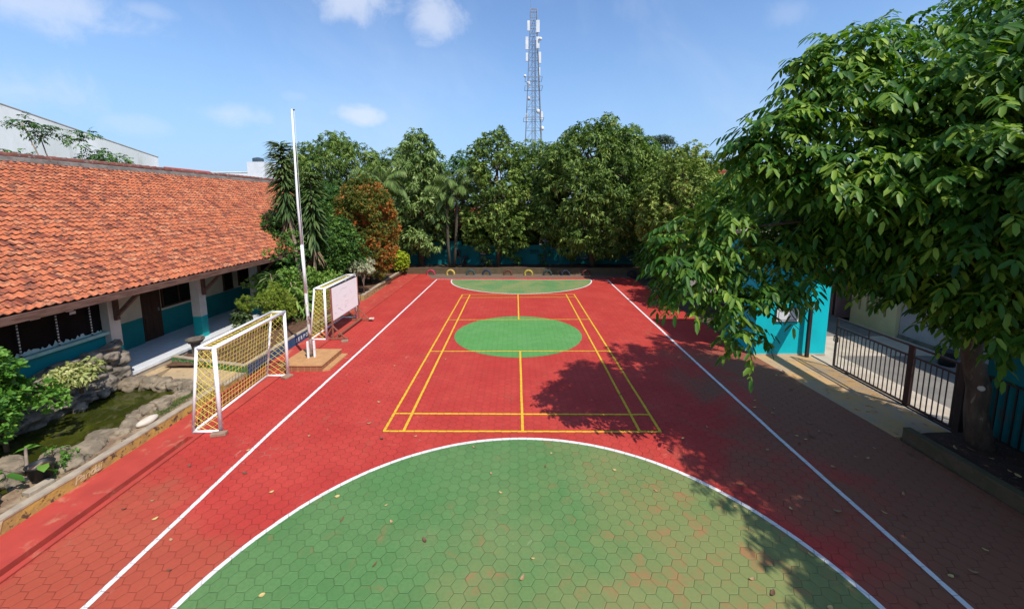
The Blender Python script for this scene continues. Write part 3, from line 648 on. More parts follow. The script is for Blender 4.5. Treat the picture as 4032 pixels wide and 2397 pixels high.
# ------------------------------------------------------------------ school house on the left
H = thing('school_house', 'long school building with orange clay tile roof and teal and cream walls', 'building', (-12.8, -1, 0))
ex, ez, rx_, rz_ = -10.3, 2.80, -16.2, 6.47; y0, y1 = -14.5, 12.2
sv = Vector((rx_ - ex, 0, rz_ - ez)); sl_len = sv.length; su = sv.normalized(); sn = Vector((su.z, 0, -su.x)); sn = -sn if sn.z < 0 else sn
rng = random.Random(5); tb = MB(); nc = 33; step = sl_len / nc; tw = .182; nt_ = int((y1 - y0) / tw)
prof = [(0, .012), (.14, .036), (.28, .046), (.42, .030), (.58, .006), (.78, -.005), (1.02, .013)]
for c in range(nc):
    for k in range(nt_):
        yy = y0 + k * tw + (tw * .5 if c % 2 else 0) * 0 + rng.uniform(-.006, .006); lift = rng.uniform(-.007, .010); sk = rng.uniform(-.008, .008); lo = c * step - .028 + rng.uniform(-.010, .010); hi = (c + 1) * step + .02
        A = [];B_ = [];Cc = []
        for t, h in prof:
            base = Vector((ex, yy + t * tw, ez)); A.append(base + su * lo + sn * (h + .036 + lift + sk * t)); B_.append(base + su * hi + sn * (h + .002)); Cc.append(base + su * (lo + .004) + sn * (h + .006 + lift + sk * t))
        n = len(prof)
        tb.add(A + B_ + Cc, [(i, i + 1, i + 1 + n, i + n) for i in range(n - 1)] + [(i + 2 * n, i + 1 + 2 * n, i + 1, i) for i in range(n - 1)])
roof = tb.build('roof', M_tiles, H, False)
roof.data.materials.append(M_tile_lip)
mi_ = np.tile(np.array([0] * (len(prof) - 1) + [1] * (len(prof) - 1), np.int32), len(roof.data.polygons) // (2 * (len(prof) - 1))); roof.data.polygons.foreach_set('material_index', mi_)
# underside, back slope, gables
ub = MB()
ub.add([(ex - .02, y0, ez - .02), (ex - .02, y1, ez - .02), (rx_, y1, rz_ - .03), (rx_, y0, rz_ - .03)], [(0, 1, 2, 3)])
ub.add([(rx_, y0, rz_ - .03), (rx_, y1, rz_ - .03), (rx_ - 6, y1, ez), (rx_ - 6, y0, ez)], [(0, 1, 2, 3)])
ub.build('roof_back', M_wood, H)
rc = MB(); k = 0; yy = y0
mc = MB(); mpts = []
while yy < y1:
    zz = rz_ + .07 + .012 * math.sin(yy * .9); rc.tube([(rx_, yy, zz), (rx_, yy + .40, zz + .012)], [.115, .13], 10); yy += .36
rc.build('ridge_cap', mat('old_ridge_tiles', (.22, .07, .05), (.14, .06, .045), 4, .9, .6, 12, .02, c=(.25, .2, .17), cs=5, cth=(.55, .66), island=.3), roof)
ny = 90; vs = []; fs = []
for i in range(ny + 1):
    y = y0 + (y1 - y0) * i / ny; j = .035 * noise.noise(Vector((y * 1.7, 3, 0))); p1 = Vector((rx_, y, rz_ + .10)); p0 = Vector((ex, y, ez)) + su * (sl_len - .30 + j) + sn * .055; pm = Vector((ex, y, ez)) + su * (sl_len - .16) + sn * .12
    vs += [p0 - sn * .06, p0, pm, p1]
for i in range(ny):
    for k in range(3): a = i * 4 + k; fs.append((a, a + 1, a + 5, a + 4))
MB().add(vs, fs).build('ridge_mortar', M_cement_g, roof)
# eave beam and brackets
fb = MB(); fb.bx(ex + .06, ex + .13, y0, y1, ez - .17, ez - .01); fb.bx(ex + .0, ex + .05, y0, y1, ez - .12, ez - .02); o = fb.build('eave_board', M_wood, H)
MB().bx(-11.4, -11.22, -4.2, y1, ez - .30, ez - .12 + .10).build('eave_beam', M_wood, H)
ra = MB(); yy = y0 + .3
while yy < y1: ra.bar((-10.35, yy, ez - .05), (-12.8, yy, ez - .05 + 2.45 * .622), .06, .09); yy += .75
ra.build('rafters', M_wood, H)
# walls
MB().bx(-20, -12.8, -4.5, y1 - .3, 0, 2.78).build('wall', M_wall2, H)
MB().prism([(-12.8, -4.2), (-12.66, -4.2), (-12.66, -2.22), (-12.8, -2.22)], .35, 2.78).build('wall', M_wall2, H)
MB().bx(-12.8, -12.68, -2.22, -1.97, .35, 2.78).build('pilaster', M_wall2, H)
MB().bx(-20, -11.32, y0 + .3, -4.5, 0, 1.50).build('wall', M_teal, H)
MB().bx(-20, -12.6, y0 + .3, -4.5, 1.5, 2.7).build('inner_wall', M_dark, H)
MB().bx(-11.50, -11.20, y0, -4.5, 1.50, 1.58).build('window_sill', mat('mint_sill_paint', (.35, .55, .47), (.25, .42, .36), 6, .7, .3), H)
def banded():
    m, nt = newmat('black_and_white_banding'); sx = N(nt, 'ShaderNodeSeparateXYZ'); L(nt, POS(nt), sx.inputs[0])
    t = M(nt, 'FRACT', M(nt, 'MULTIPLY', sx.outputs[2], 13.3)); finish(nt, MIX(nt, M(nt, 'LESS_THAN', t, .42), (.72, .72, .70), (.02, .02, .02)), .6); return m
M_banded = banded()
# front room window: frame, glass, mullions, torn film, notices
fw = MB().bx(-11.40, -11.30, y0 + .3, -4.5, 2.40, 2.52).build('window_frame', M_wood, H)
MB().bx(-11.385, -11.375, y0 + .3, -4.5, 1.58, 2.42).build('pane', M_glass, fw)
for ym in (-4.82, -5.59, -6.36, -7.13, -7.9):
    mu = MB(); mu.tube([(-11.31, ym, 1.5), (-11.32, ym + .01, 2.45)], .016, 8); mo = mu.build('mullion', M_banded, fw, True)
tf = MB(); rr = random.Random(9); y = -8.2; P0 = []; P1 = []
while y < -4.52: P0.append((-11.345, y, 1.575)); P1.append((-11.35 + rr.uniform(-.01, .01), y, 1.60 + .09 * rr.random() ** 1.5 + (.05 if rr.random() < .15 else 0))); y += .045
n = len(P0); tf.add(P0 + P1, [(i, i + 1, i + 1 + n, i + n) for i in range(n - 1)]); o = tf.build('torn_film', mat('torn_pale_film', (.50, .60, .56), (.36, .50, .46), 14, .7), fw)
so_ = o.modifiers.new('thick', 'SOLIDIFY'); so_.thickness = .004
for yc, zc, wy, hz in ((-5.22, 2.36, .17, .055), (-5.02, 2.385, .17, .05), (-5.16, 2.28, .14, .07), (-5.95, 2.36, .2, .05), (-4.66, 2.40, .14, .035)): MB().bx(-11.372, -11.362, yc - wy / 2, yc + wy / 2, zc - hz / 2, zc + hz / 2).build('notice', M_whiteplain, fw)
# porch
pf = MB().bx(-12.85, -10.86, -4.5, y1 - .3, 0, .35).build('porch_floor', M_tile_floor, H)
MB().bx(-10.86, -10.845, -4.5, y1 - .3, 0, .27).build('porch_side', M_cement, H)
MB().bx(-10.86, -10.82, -4.5, y1 - .3, .27, .355).build('porch_edge', mat('white_step_edge', (.74, .74, .73), (.62, .60, .57), 5), H)
for i, y in enumerate((-4.35, -1.25, 1.85, 4.95, 8.05, 11.15)):
    c = MB().bx(-11.45, -11.15, y - .15, y + .15, 0, 2.72).build('column', M_col2, H, bevel=.008)
    br = MB().bar((-11.10, y + .02, 1.85), (-11.10, y + .02, 2.56), .10, .09).bar((-11.08, y + .02, 1.98), (-10.45, y + .02, 2.58), .08, .09).bar((-11.15, y + .02, 2.585), (-10.32, y + .02, 2.63), .09, .07)
    br.build('bracket', M_wood, c)
# doors and windows in the porch wall
def door(y0_, y1_, top):
    d = MB().bx(-12.80, -12.755, y0_, y1_, .35, top).build('door_frame', M_darkwood, H)
    q = MB(); q.bx(-12.755, -12.745, y0_ + .07, y1_ - .07, .37, top - .05)
    for a in (0, 1):
        for b in (0, 1):
            ya = y0_ + .13 + a * (y1_ - y0_ - .2) / 2; za = .45 + b * .85; q.bx(-12.745, -12.735, ya, ya + (y1_ - y0_ - .4) / 2, za, za + (.7 if b else .7))
    q.build('door', M_darkwood, d); MB().box((-12.725, y1_ - .14, 1.35), (.03, .04, .12)).build('handle', M_galv, d)
def window(y0_, y1_, z0, z1, n=2):
    fr = MB()
    for a in (z0, z1): fr.bx(-12.80, -12.74, y0_ - .04, y1_ + .04, a - .03, a + .03)
    for i in range(n + 1): yy = y0_ + (y1_ - y0_) * i / n; fr.bx(-12.795, -12.745, yy - .03, yy + .03, z0 + .03, z1 - .03)
    d = fr.build('window', M_darkwood, H); MB().bx(-12.795, -12.775, y0_, y1_, z0, z1).build('pane', M_glass, d)
door(-1.95, -1.15, 2.42)
window(-1.05, .35, 1.36, 2.35, 2); window(2.0, 2.5, 1.30, 2.35, 1); window(2.95, 5.2, 1.35, 2.35, 3); door(5.6, 6.5, 2.42); window(7, 9.5, 1.35, 2.35, 3)
keep(H)
for c in H.children:
    for g in c.children: g.matrix_parent_inverse = Matrix.Identity(4)

# ------------------------------------------------------------------ football goals
def goal(name, label, loc, rz=0):
    t = thing(name, label, 'goal', loc, 'portable football goals'); t.rotation_euler = (0, 0, rz)
    Wd, Hh, dt, db, r = 2.9, 1.93, .33, .60, .043   # width along +y, front plane at x=0, back at -x
    f = MB(); 
    f.tube([(0, 0, .0), (0.03, 0, Hh)], r, 12).build('post', M_joint, t, True)
    f = MB(); f.tube([(0, Wd, .0), (.03, Wd, Hh)], r, 12).build('post', M_joint, t, True)
    f = MB(); f.tube([(.03, -.035, Hh), (.03, Wd + .035, Hh)], r, 12).build('crossbar', M_joint, t, True)
    for y in (0, Wd):
        f = MB(); q = r * .72; f.tube([(.03, y, Hh), (-dt, y, Hh)], q, 10).tube([(-dt, y, Hh + .02), (-db, y, .0)], q, 10).tube([(-db, y, .03), (0, y, .03)], q, 10); f.build('side_frame', M_joint, t, True)
    f = MB(); f.tube([(-dt, 0, Hh), (-dt, Wd, Hh)], r * .72, 10).build('top_rear_bar', M_joint, t, True)
    f = MB(); f.tube([(-db, 0, .03), (-db, Wd, .03)], r * .72, 10).build('ground_bar', M_joint, t, True)
    net = MB(); rg = random.Random(int(loc[1] * 10) + 3); r_ = .0055
    def P(u, v):   # back surface: u along y, v from top front (0) over top bar to ground (1)
        a = dt / (dt + Hh)
        if v < a: k = v / a; x = .03 - (dt + .03) * k; z = Hh
        else: k = (v - a) / (1 - a); x = -dt - (db - dt) * k; z = Hh * (1 - k) + .03 * k
        sag = .05 * math.sin(PI * u) * math.sin(PI * v); wob = .014 * noise.noise(Vector((u * 9, v * 9, loc[1])))
        return (x - sag * .8 + wob, Wd * u + .012 * noise.noise(Vector((u * 7, v * 11, 5 + loc[1]))), z - (.045 * math.sin(PI * u) if 0 < v < 1 else 0) * (1 - abs(v - .3)) + wob)
    nu, nv = 24, 19
    for i in range(nu + 1): net.tube([P(i / nu, j / nv) for j in range(nv + 1)], r_, 4, False)
    for j in range(nv + 1): net.tube([P(i / nu, j / nv) for i in range(nu + 1)], r_, 4, False)
    net.build('net', M_net, t, True)
    for y in (0, Wd):
        net = MB()
        def Q(s, z):   # side panel: s 0 front..1 back
            xb = -dt - (db - dt) * (1 - z / Hh); k = math.sin(PI * z / Hh) * .02
            return (.015 + (xb - .015) * s, y + .05 * math.sin(PI * s) * math.sin(PI * z / Hh) * (1 if y else -1) * .6 + k * noise.noise(Vector((s * 5, z * 5, y))), z)
        nz = 12   # diamonds
        for k in range(-4, nz + 1):
            for sg in (1, -1):
                pts = []
                for q in range(7):
                    s = q / 6; z = (k + (s if sg > 0 else 1 - s) * 2.6) * Hh / nz
                    if 0 <= z <= Hh: pts.append(Q(s, z))
                if len(pts) > 1: net.tube(pts, .0055, 4, False)
        net.build('side_net', M_net, t, True)
    for (a, b) in (((.0, 0), (.03, 0)), ((.0, Wd), (.03, Wd)), ((-db, 0), (-dt, 0)), ((-db, Wd), (-dt, Wd))):   # cord lashings round the posts
        net = MB(); n = 46; hx = Vector((a[0], a[1], .05)); tx = Vector((b[0], b[1], Hh))
        rad = r + .006 if a[0] == 0 else r * .72 + .006
        net.tube([hx.lerp(tx, i / n) + Vector((math.cos(i * 1.7) * rad, math.sin(i * 1.7) * rad, 0)) for i in range(n + 1)],   .0032, 3, False).build('lashing', M_net, t, True)
    return t
goal('football_goal', 'white framed goal with yellow net, the nearer one beside the pond', (-6.64, -6.74, .0), R(3.0))
goal('football_goal', 'white framed goal with yellow net, the farther one behind the whiteboard', (-7.13, -.70, .0), R(1.0))
def brick(loc, d, rz, label, m=M_brick):
    o = MB().box((0, 0, d[2] / 2), d).build('brick', m, None, bevel=.008); o.location = loc; o.rotation_euler = (0, 0, rz); tag(o, label, 'brick', 'blocks weighting the feet'); return o
brick((-6.60, -6.86, .004), (.30, .13, .07), .2, 'grey brown paving block under the near front post of the nearer goal')
brick((-6.78, -3.92, .004), (.26, .2, .06), 1.2, 'grey brown paving block under the far front post of the nearer goal')
brick((-6.36, -.93, .004), (.24, .13, .075), .25, 'brick at the front foot of the whiteboard stand, nearest the flagpole')
brick((-6.30, 1.66, .10), (.20, .12, .06), .1, 'pale brick resting on the far front foot of the whiteboard stand', M_wstone)

# ------------------------------------------------------------------ whiteboard
def board_mat():
    m, nt = newmat('smudged_whiteboard'); v = POS(nt)
    mp = N(nt, 'ShaderNodeMapping'); mp.inputs['Scale'].default_value = (1, 1, 2.4); L(nt, v, mp.inputs[0])
    a = NOISE(nt, mp.outputs[0], 2.2, 6, .65, .5); col = MIX(nt, RAMP(nt, a, .5, .75), (.90, .89, .87), (.84, .81, .79))
    finish(nt, col, .35, spec=.4); return m
M_board = board_mat()
WB = thing('whiteboard', 'whiteboard with faint marker scribbles on a reddish wooden easel', 'whiteboard', (-6.85, .55, 0))
bd = MB().bx(-6.905, -6.89, -.60, 1.80, .70, 1.91).build('board', M_board, WB)
MB().bx(-6.92, -6.905, -.60, 1.80, .70, 1.91).build('backing', M_wood_r, WB)
sc = MB(); rr = random.Random(4)
def scrib(cy, cz, w, h, n, th):
    p = [];
    for i in range(n): p.append((-6.8885, cy + w * (i / n - .5) + rr.uniform(-.5, .5) * .03, cz + rr.uniform(-.5, .5) * h))
    return p, th
mk_blue = mat('faint_blue_marker', (.34, .36, .48), None, 6, .6); mk_red = mat('faint_pink_marker', (.72, .42, .42), None, 6, .6); mk_g = mat('faint_grey_marker', (.50, .46, .46), None, 6, .6)
for cy, cz, w, h, n, m in ((.45, 1.72, .62, .05, 22, mk_g), (.55, 1.42, .35, .06, 14, mk_g), (.50, 1.36, .3, .03, 10, mk_red), (1.10, 1.50, .18, .07, 12, mk_red), (1.12, 1.40, .16, .05, 10, mk_red), (.65, 1.16, .4, .04, 14, mk_red), (.62, 1.07, .44, .05, 15, mk_red), (.55, .95, .18, .05, 10, mk_blue), (-.2, 1.20, .28, .04, 10, mk_g), (.0, 1.02, .30, .04, 10, mk_g), (-.36, .93, .14, .06, 9, mk_blue), (.55, 1.0, .16, .03, 8, mk_blue)):
    p, th = scrib(cy, cz, w, h, n, .004); b = MB()
    for i in range(len(p) - 1):
        b.bar(p[i], p[i + 1], .0045, .0045)
    b.build('marker_writing', m, bd)
b = MB(); b.bar((-6.8885, -.15, 1.08), (-6.8885, .28, .86), .006, .006).build('marker_line', mk_blue, bd)
for y in (-.66, 1.78):
    q = MB().bar((-6.90, y, .03), (-6.90, y, 1.93), .055, .05).build('upright', M_wood_r, WB)
    MB().bar((-7.22, y, .045), (-6.34, y, .045), .06, .06).build('foot', M_wood_r, WB)
    MB().bar((-6.90, y, .52), (-6.48, y, .08), .045, .035).build('brace', M_wood_r, WB)
    MB().bar((-6.90, y, .52), (-7.18, y, .08), .045, .035).build('brace', M_wood_r, WB)
MB().bar((-6.76, -.66, .13), (-6.76, 1.78, .13), .06, .06).build('stretcher', M_wood_r, WB)
MB().bar((-6.93, -.66, 1.93), (-6.93, 1.78, 1.93), .04, .04).build('top_rail', M_blackline, WB)
keep(WB)

# ------------------------------------------------------------------ flagpole and plinth
PL = thing('flagpole_plinth', 'terracotta tiled square plinth with a low step under the flagpole', 'plinth', (-6.6, -2.8, 0))
MB().prism([(-7.25, -3.5), (-5.96, -3.5), (-5.96, -2.14), (-7.20, -2.14)], 0, .165).build('base', M_platside, PL)
MB().prism([(-7.27, -3.52), (-5.945, -3.52), (-5.945, -2.12), (-7.22, -2.12)], .165, .19).build('top_slab', M_platform, PL)
MB().prism([(-5.95, -3.5), (-5.76, -3.42), (-5.74, -2.16), (-5.95, -2.16)], 0, .045).build('step', M_platform, PL)
keep(PL)
FP = thing('flagpole', 'tall white flagpole with rusty peeling foot held between two short posts', 'flagpole', (-6.57, -2.85, .19))
b = MB(); b.tube([(-6.57, -2.88, .34), (-6.60, -2.88, 1.2), (-6.615, -2.88, 2.35)], .045, 14).build('lower_pole', M_rust, FP, True)
b = MB(); b.tube([(-6.613, -2.88, 2.3), (-6.63, -2.88, 3.75)], .044, 14).build('middle_pole', M_joint, FP, True)
b = MB(); b.tube([(-6.63, -2.88, 3.7), (-6.66, -2.88, 5.0), (-6.63, -2.88, 7.72)], [.034, .032, .023], 14).build('upper_pole', M_joint, FP, True)
for dx in (-.075, .075): MB().box((-6.57 + dx + (-.01 if dx < 0 else 0), -2.90 + (.06 if dx > 0 else -.02), .19 + .27), (.05, .07, .54)).build('post', M_joint, FP, bevel=.008)
MB().tube([(-6.69, -2.89, .46), (-6.46, -2.86, .46)], .014, 8).build('bolt', M_rust, FP)
MB().tube([(-6.60, -2.88, 7.70), (-6.55, -2.88, 7.70)], .02, 8).build('pulley', M_stonecarve, FP)
b = MB(); b.tube([(-6.56, -2.88, 7.68), (-6.575, -2.9, 5), (-6.53, -2.93, 1.5)], .005, 4, False).build('rope', M_joint, FP)
MB().box((-6.54, -2.93, 1.5), (.04, .05, .16), rx=.3).build('cleat', M_rust, FP); keep(FP)

# ------------------------------------------------------------------ carved stone basin
B = thing('stone_basin', 'round carved stone wash basin on a ribbed pedestal beside the porch column', 'basin', (-10.35, -2.72, .2))
pr = [(.17, 0)]
for i in range(9): z = .05 + i * .05; r = .19 - .055 * math.sin(PI * i / 9); pr += [(r, z), (r + .018, z + .022), (r, z + .045)]
MB().lathe(pr + [(.16, .52)], (0, 0, 0)).build('pedestal', M_stonecarve, B, True)
MB().lathe([(.13, .50), (.26, .56), (.34, .66), (.36, .70), (.35, .73), (.31, .72), (.24, .64), (.05, .62)], (0, 0, 0)).build('bowl', M_stonecarve, B, True)
b = MB(); b.tube([(.22, .2, .71), (.22, .2, .80), (.14, .13, .80)], .018, 8).build('tap', M_galv, B, True)
B.scale = (.72, .72, .78)

# ------------------------------------------------------------------ pond
def water_mat():
    m, nt = newmat('green_pond_water'); v = POS(nt)
    col = MIX(nt, RAMP(nt, NOISE(nt, v, 1.2, 4, .6, .6), .45, .72), (.030, .036, .004), (.072, .078, .010))
    finish(nt, col, .03, NOISE(nt, v, 5, 2), .03, .01, .5); return m
structure(MB().prism([(-11.2, -10), (-8.8, -10), (-8.75, -7.7), (-8.85, -6.5), (-8.75, -5.2), (-9.0, -4.75), (-11.2, -4.75)], -.13, .05).build('pond_water', water_mat()))
rim = [(-10.55, -4.66, .30, .16), (-10.12, -4.62, .26, .17), (-9.70, -4.68, .27, .14), (-9.28, -4.72, .26, .13), (-8.90, -4.82, .22, .16), (-8.60, -5.02, .17, .2),
       (-8.78, -5.35, .20, .13), (-8.95, -5.68, .24, .10), (-8.68, -5.98, .18, .17), (-8.98, -6.08, .20, .12), (-9.0, -6.42, .17, .12), (-8.80, -6.72, .21, .11), (-8.66, -7.05, .15, .12), (-8.90, -7.22, .25, .13), (-8.78, -7.62, .30, .16), (-9.15, -7.85, .24, .10), (-8.62, -8.05, .26, .12), (-9.05, -8.35, .30, .12), (-9.5, -8.6, .3, .12), (-9.75, -8.15, .28, .13)]
for i, (x, y, r, h) in enumerate(rim):
    b = MB(); rock_mesh(b, (0, 0, .03), (r * .88, r * 1.10, h + .06), i + 1, .26, 4, .4 * i, .2); o = b.build('pond_stone', M_rock, None, True); o.location = (x + (.13 if i > 5 else 0), y, .10)
    if i == 14: tag(o, 'largest rounded boulder on the court side of the pond rim', 'stone', 'stones around the pond')
    elif i == 5: tag(o, 'boulder on the far corner of the pond rim beside the goal', 'stone', 'stones around the pond')
    elif i < 5: tag(o, 'rounded brown boulder in the far rim of the pond, against the sandy slab', 'stone', 'stones in the far rim of the pond')
    else: tag(o, 'smaller rounded brown boulder in the court side rim of the pond', 'stone', 'smaller stones in the court side rim of the pond')
for i, (x, y, z, a, b_, c, l) in enumerate([(-10.9, -4.9, .5, .3, .25, .6, 0), (-10.65, -6.0, .35, .55, .28, .16, 1), (-10.62, -6.75, .30, .5, .3, .20, 2), (-10.55, -5.55, .2, .22, .2, .16, 3), (-10.45, -5.85, .12, .2, .16, .12, 4), (-10.7, -7.4, .3, .5, .35, .25, 5), (-10.6, -5.2, .2, .35, .2, .14, 6), (-10.5, -8.2, .25, .5, .35, .25, 7), (-10.85, -6.4, .62, .4, .3, .16, 8)]):
    q = MB(); rock_mesh(q, (0, 0, 0), (b_, a, c), 30 + i, .34, 4, .2 * i, .1); o = q.build('boulder', M_rock2, None, True); o.location = (x - .34, y, z)
    tag(o, ['upright craggy rock at the gate end of the rock wall below the first column', 'long flat ledge rock under the variegated shrub', 'long layered rock left of the ledge above the green water', 'pale rounded rock at the water edge below the variegated shrub', 'small pale cobble touching the pond water', 'dark layered rock half under the near leafy shrub', 'thin flat rock below the rock wall at the far end of the pond', 'dark rock behind the near leafy shrub at the picture edge', 'grey rock slab standing against the rock wall'][l], 'rock')
# relief rock wall
vs = []; fs = []; ny, nz = 90, 34
for j in range(nz + 1):
    for i in range(ny + 1):
        y = -9.5 + 5.05 * i / ny; topz = 1.20 + .14 * noise.noise(Vector((y * 1.3, 0, 4))) + (.10 if y > -5.3 else 0) - max(0, -6.3 - y) * .10; z = topz * j / nz
        cell = noise.voronoi(Vector((y * 2.4, z * 2.8, 0)))[0]; d = min(.26, cell[1] - cell[0]) * .75
        x = -10.98 + d + .07 * noise.noise(Vector((y * 6, z * 6, 3))) + .04 * (1 - z / topz)
        vs.append((x, y, z))
for j in range(nz):
    for i in range(ny): a = j * (ny + 1) + i; fs.append((a, a + 1, a + ny + 2, a + ny + 1))
n0 = len(vs)
for i in range(ny + 1): p = vs[nz * (ny + 1) + i]; vs.append((-11.18, p[1], p[2] - .03))
for i in range(ny): fs.append((nz * (ny + 1) + i, nz * (ny + 1) + i + 1, n0 + i + 1, n0 + i))
n1_ = len(vs); 
for j in range(nz + 1): p = vs[j * (ny + 1) + ny]; vs.append((-11.18, p[1], p[2]))
for j in range(nz): fs.append((j * (ny + 1) + ny, n1_ + j, n1_ + j + 1, (j + 1) * (ny + 1) + ny))
o = MB().add(vs, fs).build('rock_wall', M_rock2, None, True); tag(o, 'grey artificial rock wall rising behind the pond against the teal school wall', 'rock wall')
q = MB(); rock_mesh(q, (0, 0, .03), (.24, .115, .085), 77, .08, 3, .3); o = q.build('stone', M_wstone, None, True); o.location = (-8.33, -6.66, .19); o.rotation_euler = (0, 0, 1.15); tag(o, 'pale whitish flat stone lying between the pond rim and the yellow kerb', 'stone')
P = thing('plant_pot', 'round black plastic pot standing by the near end of the pond', 'plant pot', (-8.50, -8.52, .24))
MB().lathe([(.14, 0), (.175, .22), (.185, .225), (.19, .245), (.165, .245), (.155, .12), (.02, .12)]).build('pot', M_plastic_b, P, True)
MB().lathe([(.03, .17), (.155, .19), (.02, .20)]).build('soil', M_soil_d, P)
o = MB().box((0, 0, .04), (.16, .34, .08)).build('cement_block', M_cement, None, bevel=.01); o.location = (-8.28, -8.75, .17); o.rotation_euler = (.05, 0, -.15); tag(o, 'grey cement block beside the black plant pot', 'block')
# slabs of rock bottom left of pond
for i, (x, y, z) in enumerate([(-9.1, -9.1, .2), (-8.65, -9.35, .18)]):
    q = MB(); rock_mesh(q, (0, 0, 0), (.26, .42, .12), 60 + i, .25, 3, .3, .3); o = q.build('rock_slab', M_rock, None, True); o.location = (x, y, z); tag(o, ['flat rock slab at the near left end of the pond', 'low rock slab behind the yellow kerb at the bottom left'][i], 'rock')

# ------------------------------------------------------------------ tyres
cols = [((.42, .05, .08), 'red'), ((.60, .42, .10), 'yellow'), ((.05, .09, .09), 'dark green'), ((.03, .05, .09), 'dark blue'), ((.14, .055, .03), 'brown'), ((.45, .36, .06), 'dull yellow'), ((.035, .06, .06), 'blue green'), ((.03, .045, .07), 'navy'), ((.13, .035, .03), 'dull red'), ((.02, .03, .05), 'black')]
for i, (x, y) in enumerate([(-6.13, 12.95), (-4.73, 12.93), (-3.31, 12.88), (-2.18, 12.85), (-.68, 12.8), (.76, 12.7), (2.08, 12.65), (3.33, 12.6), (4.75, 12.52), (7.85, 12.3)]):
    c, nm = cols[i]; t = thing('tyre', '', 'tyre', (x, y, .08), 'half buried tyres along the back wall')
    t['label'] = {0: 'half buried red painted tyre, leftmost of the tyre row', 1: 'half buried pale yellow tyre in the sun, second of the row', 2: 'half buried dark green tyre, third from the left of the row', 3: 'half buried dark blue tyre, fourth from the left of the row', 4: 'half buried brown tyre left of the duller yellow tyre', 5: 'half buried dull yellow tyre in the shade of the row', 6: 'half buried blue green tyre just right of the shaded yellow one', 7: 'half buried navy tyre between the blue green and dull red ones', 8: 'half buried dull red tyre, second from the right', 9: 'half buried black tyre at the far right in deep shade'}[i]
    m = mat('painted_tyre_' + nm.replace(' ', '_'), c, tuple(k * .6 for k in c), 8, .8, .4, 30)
    b = MB(); ma, mi = .255, .085; n, k = 28, 10; vs = []; fs = []
    for a in range(n):
        A = 2 * PI * a / n
        for q in range(k):
            Q = 2 * PI * q / k; sq = 1.15 if abs(math.cos(Q)) > .7 and math.cos(Q) > 0 else 1
            rr_ = ma + mi * .85 * math.cos(Q); tr = (.006 if (a % 2 and math.cos(Q) > .6) else 0)
            vs.append(((rr_ + tr) * math.cos(A), mi * math.sin(Q) * 1.05, (rr_ + tr) * math.sin(A)))
    for a in range(n):
        for q in range(k): fs.append((a * k + q, ((a + 1) % n) * k + q, ((a + 1) % n) * k + (q + 1) % k, a * k + (q + 1) % k))
    b.add(vs, fs).build('rubber_ring', m, t, True); t.rotation_euler = (0, 0, random.uniform(-.12, .12))

# ------------------------------------------------------------------ back wall with vents
BW = thing('boundary_wall', 'long teal boundary wall with small grille openings behind the back trees', 'wall', (0, 15.8, 0))
seg = [(-16, -6.6, 2.35), (-6.6, -4.3, 2.12), (-4.3, 2.55, 1.80), (2.55, 13.5, 1.46)]
vents = [(-6.33, -5.5, 1.40, 1.74), (-2.85, -2.02, 1.02, 1.36), (.98, 1.65, 1.10, 1.45), (4.55, 5.45, .66, 1.02), (8.38, 9.28, .62, .98)]
wbm = MB()
for a, b_, h in seg:
    vv = sorted(v for v in vents if v[0] >= a - .01 and v[1] <= b_ + .3 and v[0] < b_); x = a
    for v in vv:
        wbm.bx(x, v[0], 15.75, 15.9, 0, h); wbm.bx(v[0], v[1], 15.75, 15.9, 0, v[2]); wbm.bx(v[0], v[1], 15.75, 15.9, v[3], h); x = v[1]
    wbm.bx(x, b_, 15.75, 15.9, 0, h)
M_backwall = mat('deep_teal_wall', (.0, .155, .155), (.0, .10, .10), .9, .75, .3, 12, c=(.10, .09, .06), cs=1.6, cth=(.60, .76))
wbm.build('wall', M_backwall, BW)
for v in vents:
    g = MB()
    for k in range(3): z = v[2] + (v[3] - v[2]) * (k + .5) / 3; g.bx(v[0], v[1], 15.77, 15.85, z - .03, z + .02)
    for k in range(1, 4): x = v[0] + (v[1] - v[0]) * k / 4; g.bx(x - .015, x + .015, 15.765, 15.86, v[2], v[3])
    g.build('vent_grille', M_backwall, BW)
keep(BW)
# white fence and houses beyond the back wall
F = thing('metal_fence', 'white ribbed metal fence glimpsed above the right part of the back wall', 'fence', (8, 18, 0)); b = MB()
x = 2.2
while x < 16: b.bx(x, x + .16, 18, 18.03, 0, 2.5); b.bx(x + .17, x + .24, 18.02, 18.05, 0, 2.5); x += .25
b.build('panel', M_whiteplain, F); MB().bx(2.2, 16.2, 17.95, 17.99, .9, 1.0).build('rail', M_whiteplain, F); keep(F)
Hn = thing('neighbour_house', 'low house with pink walls and white posts half hidden behind the back trees', 'house', (-1, 21, 0))
MB().bx(-9, 2.0, 21, 26, 0, 3.1).build('wall', mat('dark_pink_wall', (.20, .10, .10), (.14, .08, .08), 1), Hn)
b = MB(); b.add([(-9.6, 19.8, 3.0), (2.4, 19.8, 3.0), (2.4, 23.5, 4.6), (-9.6, 23.5, 4.6), (-9.6, 27, 3.0), (2.4, 27, 3.0)], [(0, 1, 2, 3), (3, 2, 5, 4), (0, 3, 4), (1, 5, 2)]).build('roof', M_tiles_red, Hn)
for x in (-8.9, -4.4, -1.9, .3, 1.6): MB().bx(x - .09, x + .09, 20.0, 20.18, 0, 3.0).build('post', M_whiteplain, Hn)
for x in (-7, -3, 0): MB().bx(x, x + 1.0, 20.97, 21.0, 1, 2.2).build('window', M_glass, Hn)
keep(Hn)
Hr = thing('red_roof_house', 'house with red tiled roof showing between the back trees and the big tree', 'house', (25, 31, 0))
b = MB(); 
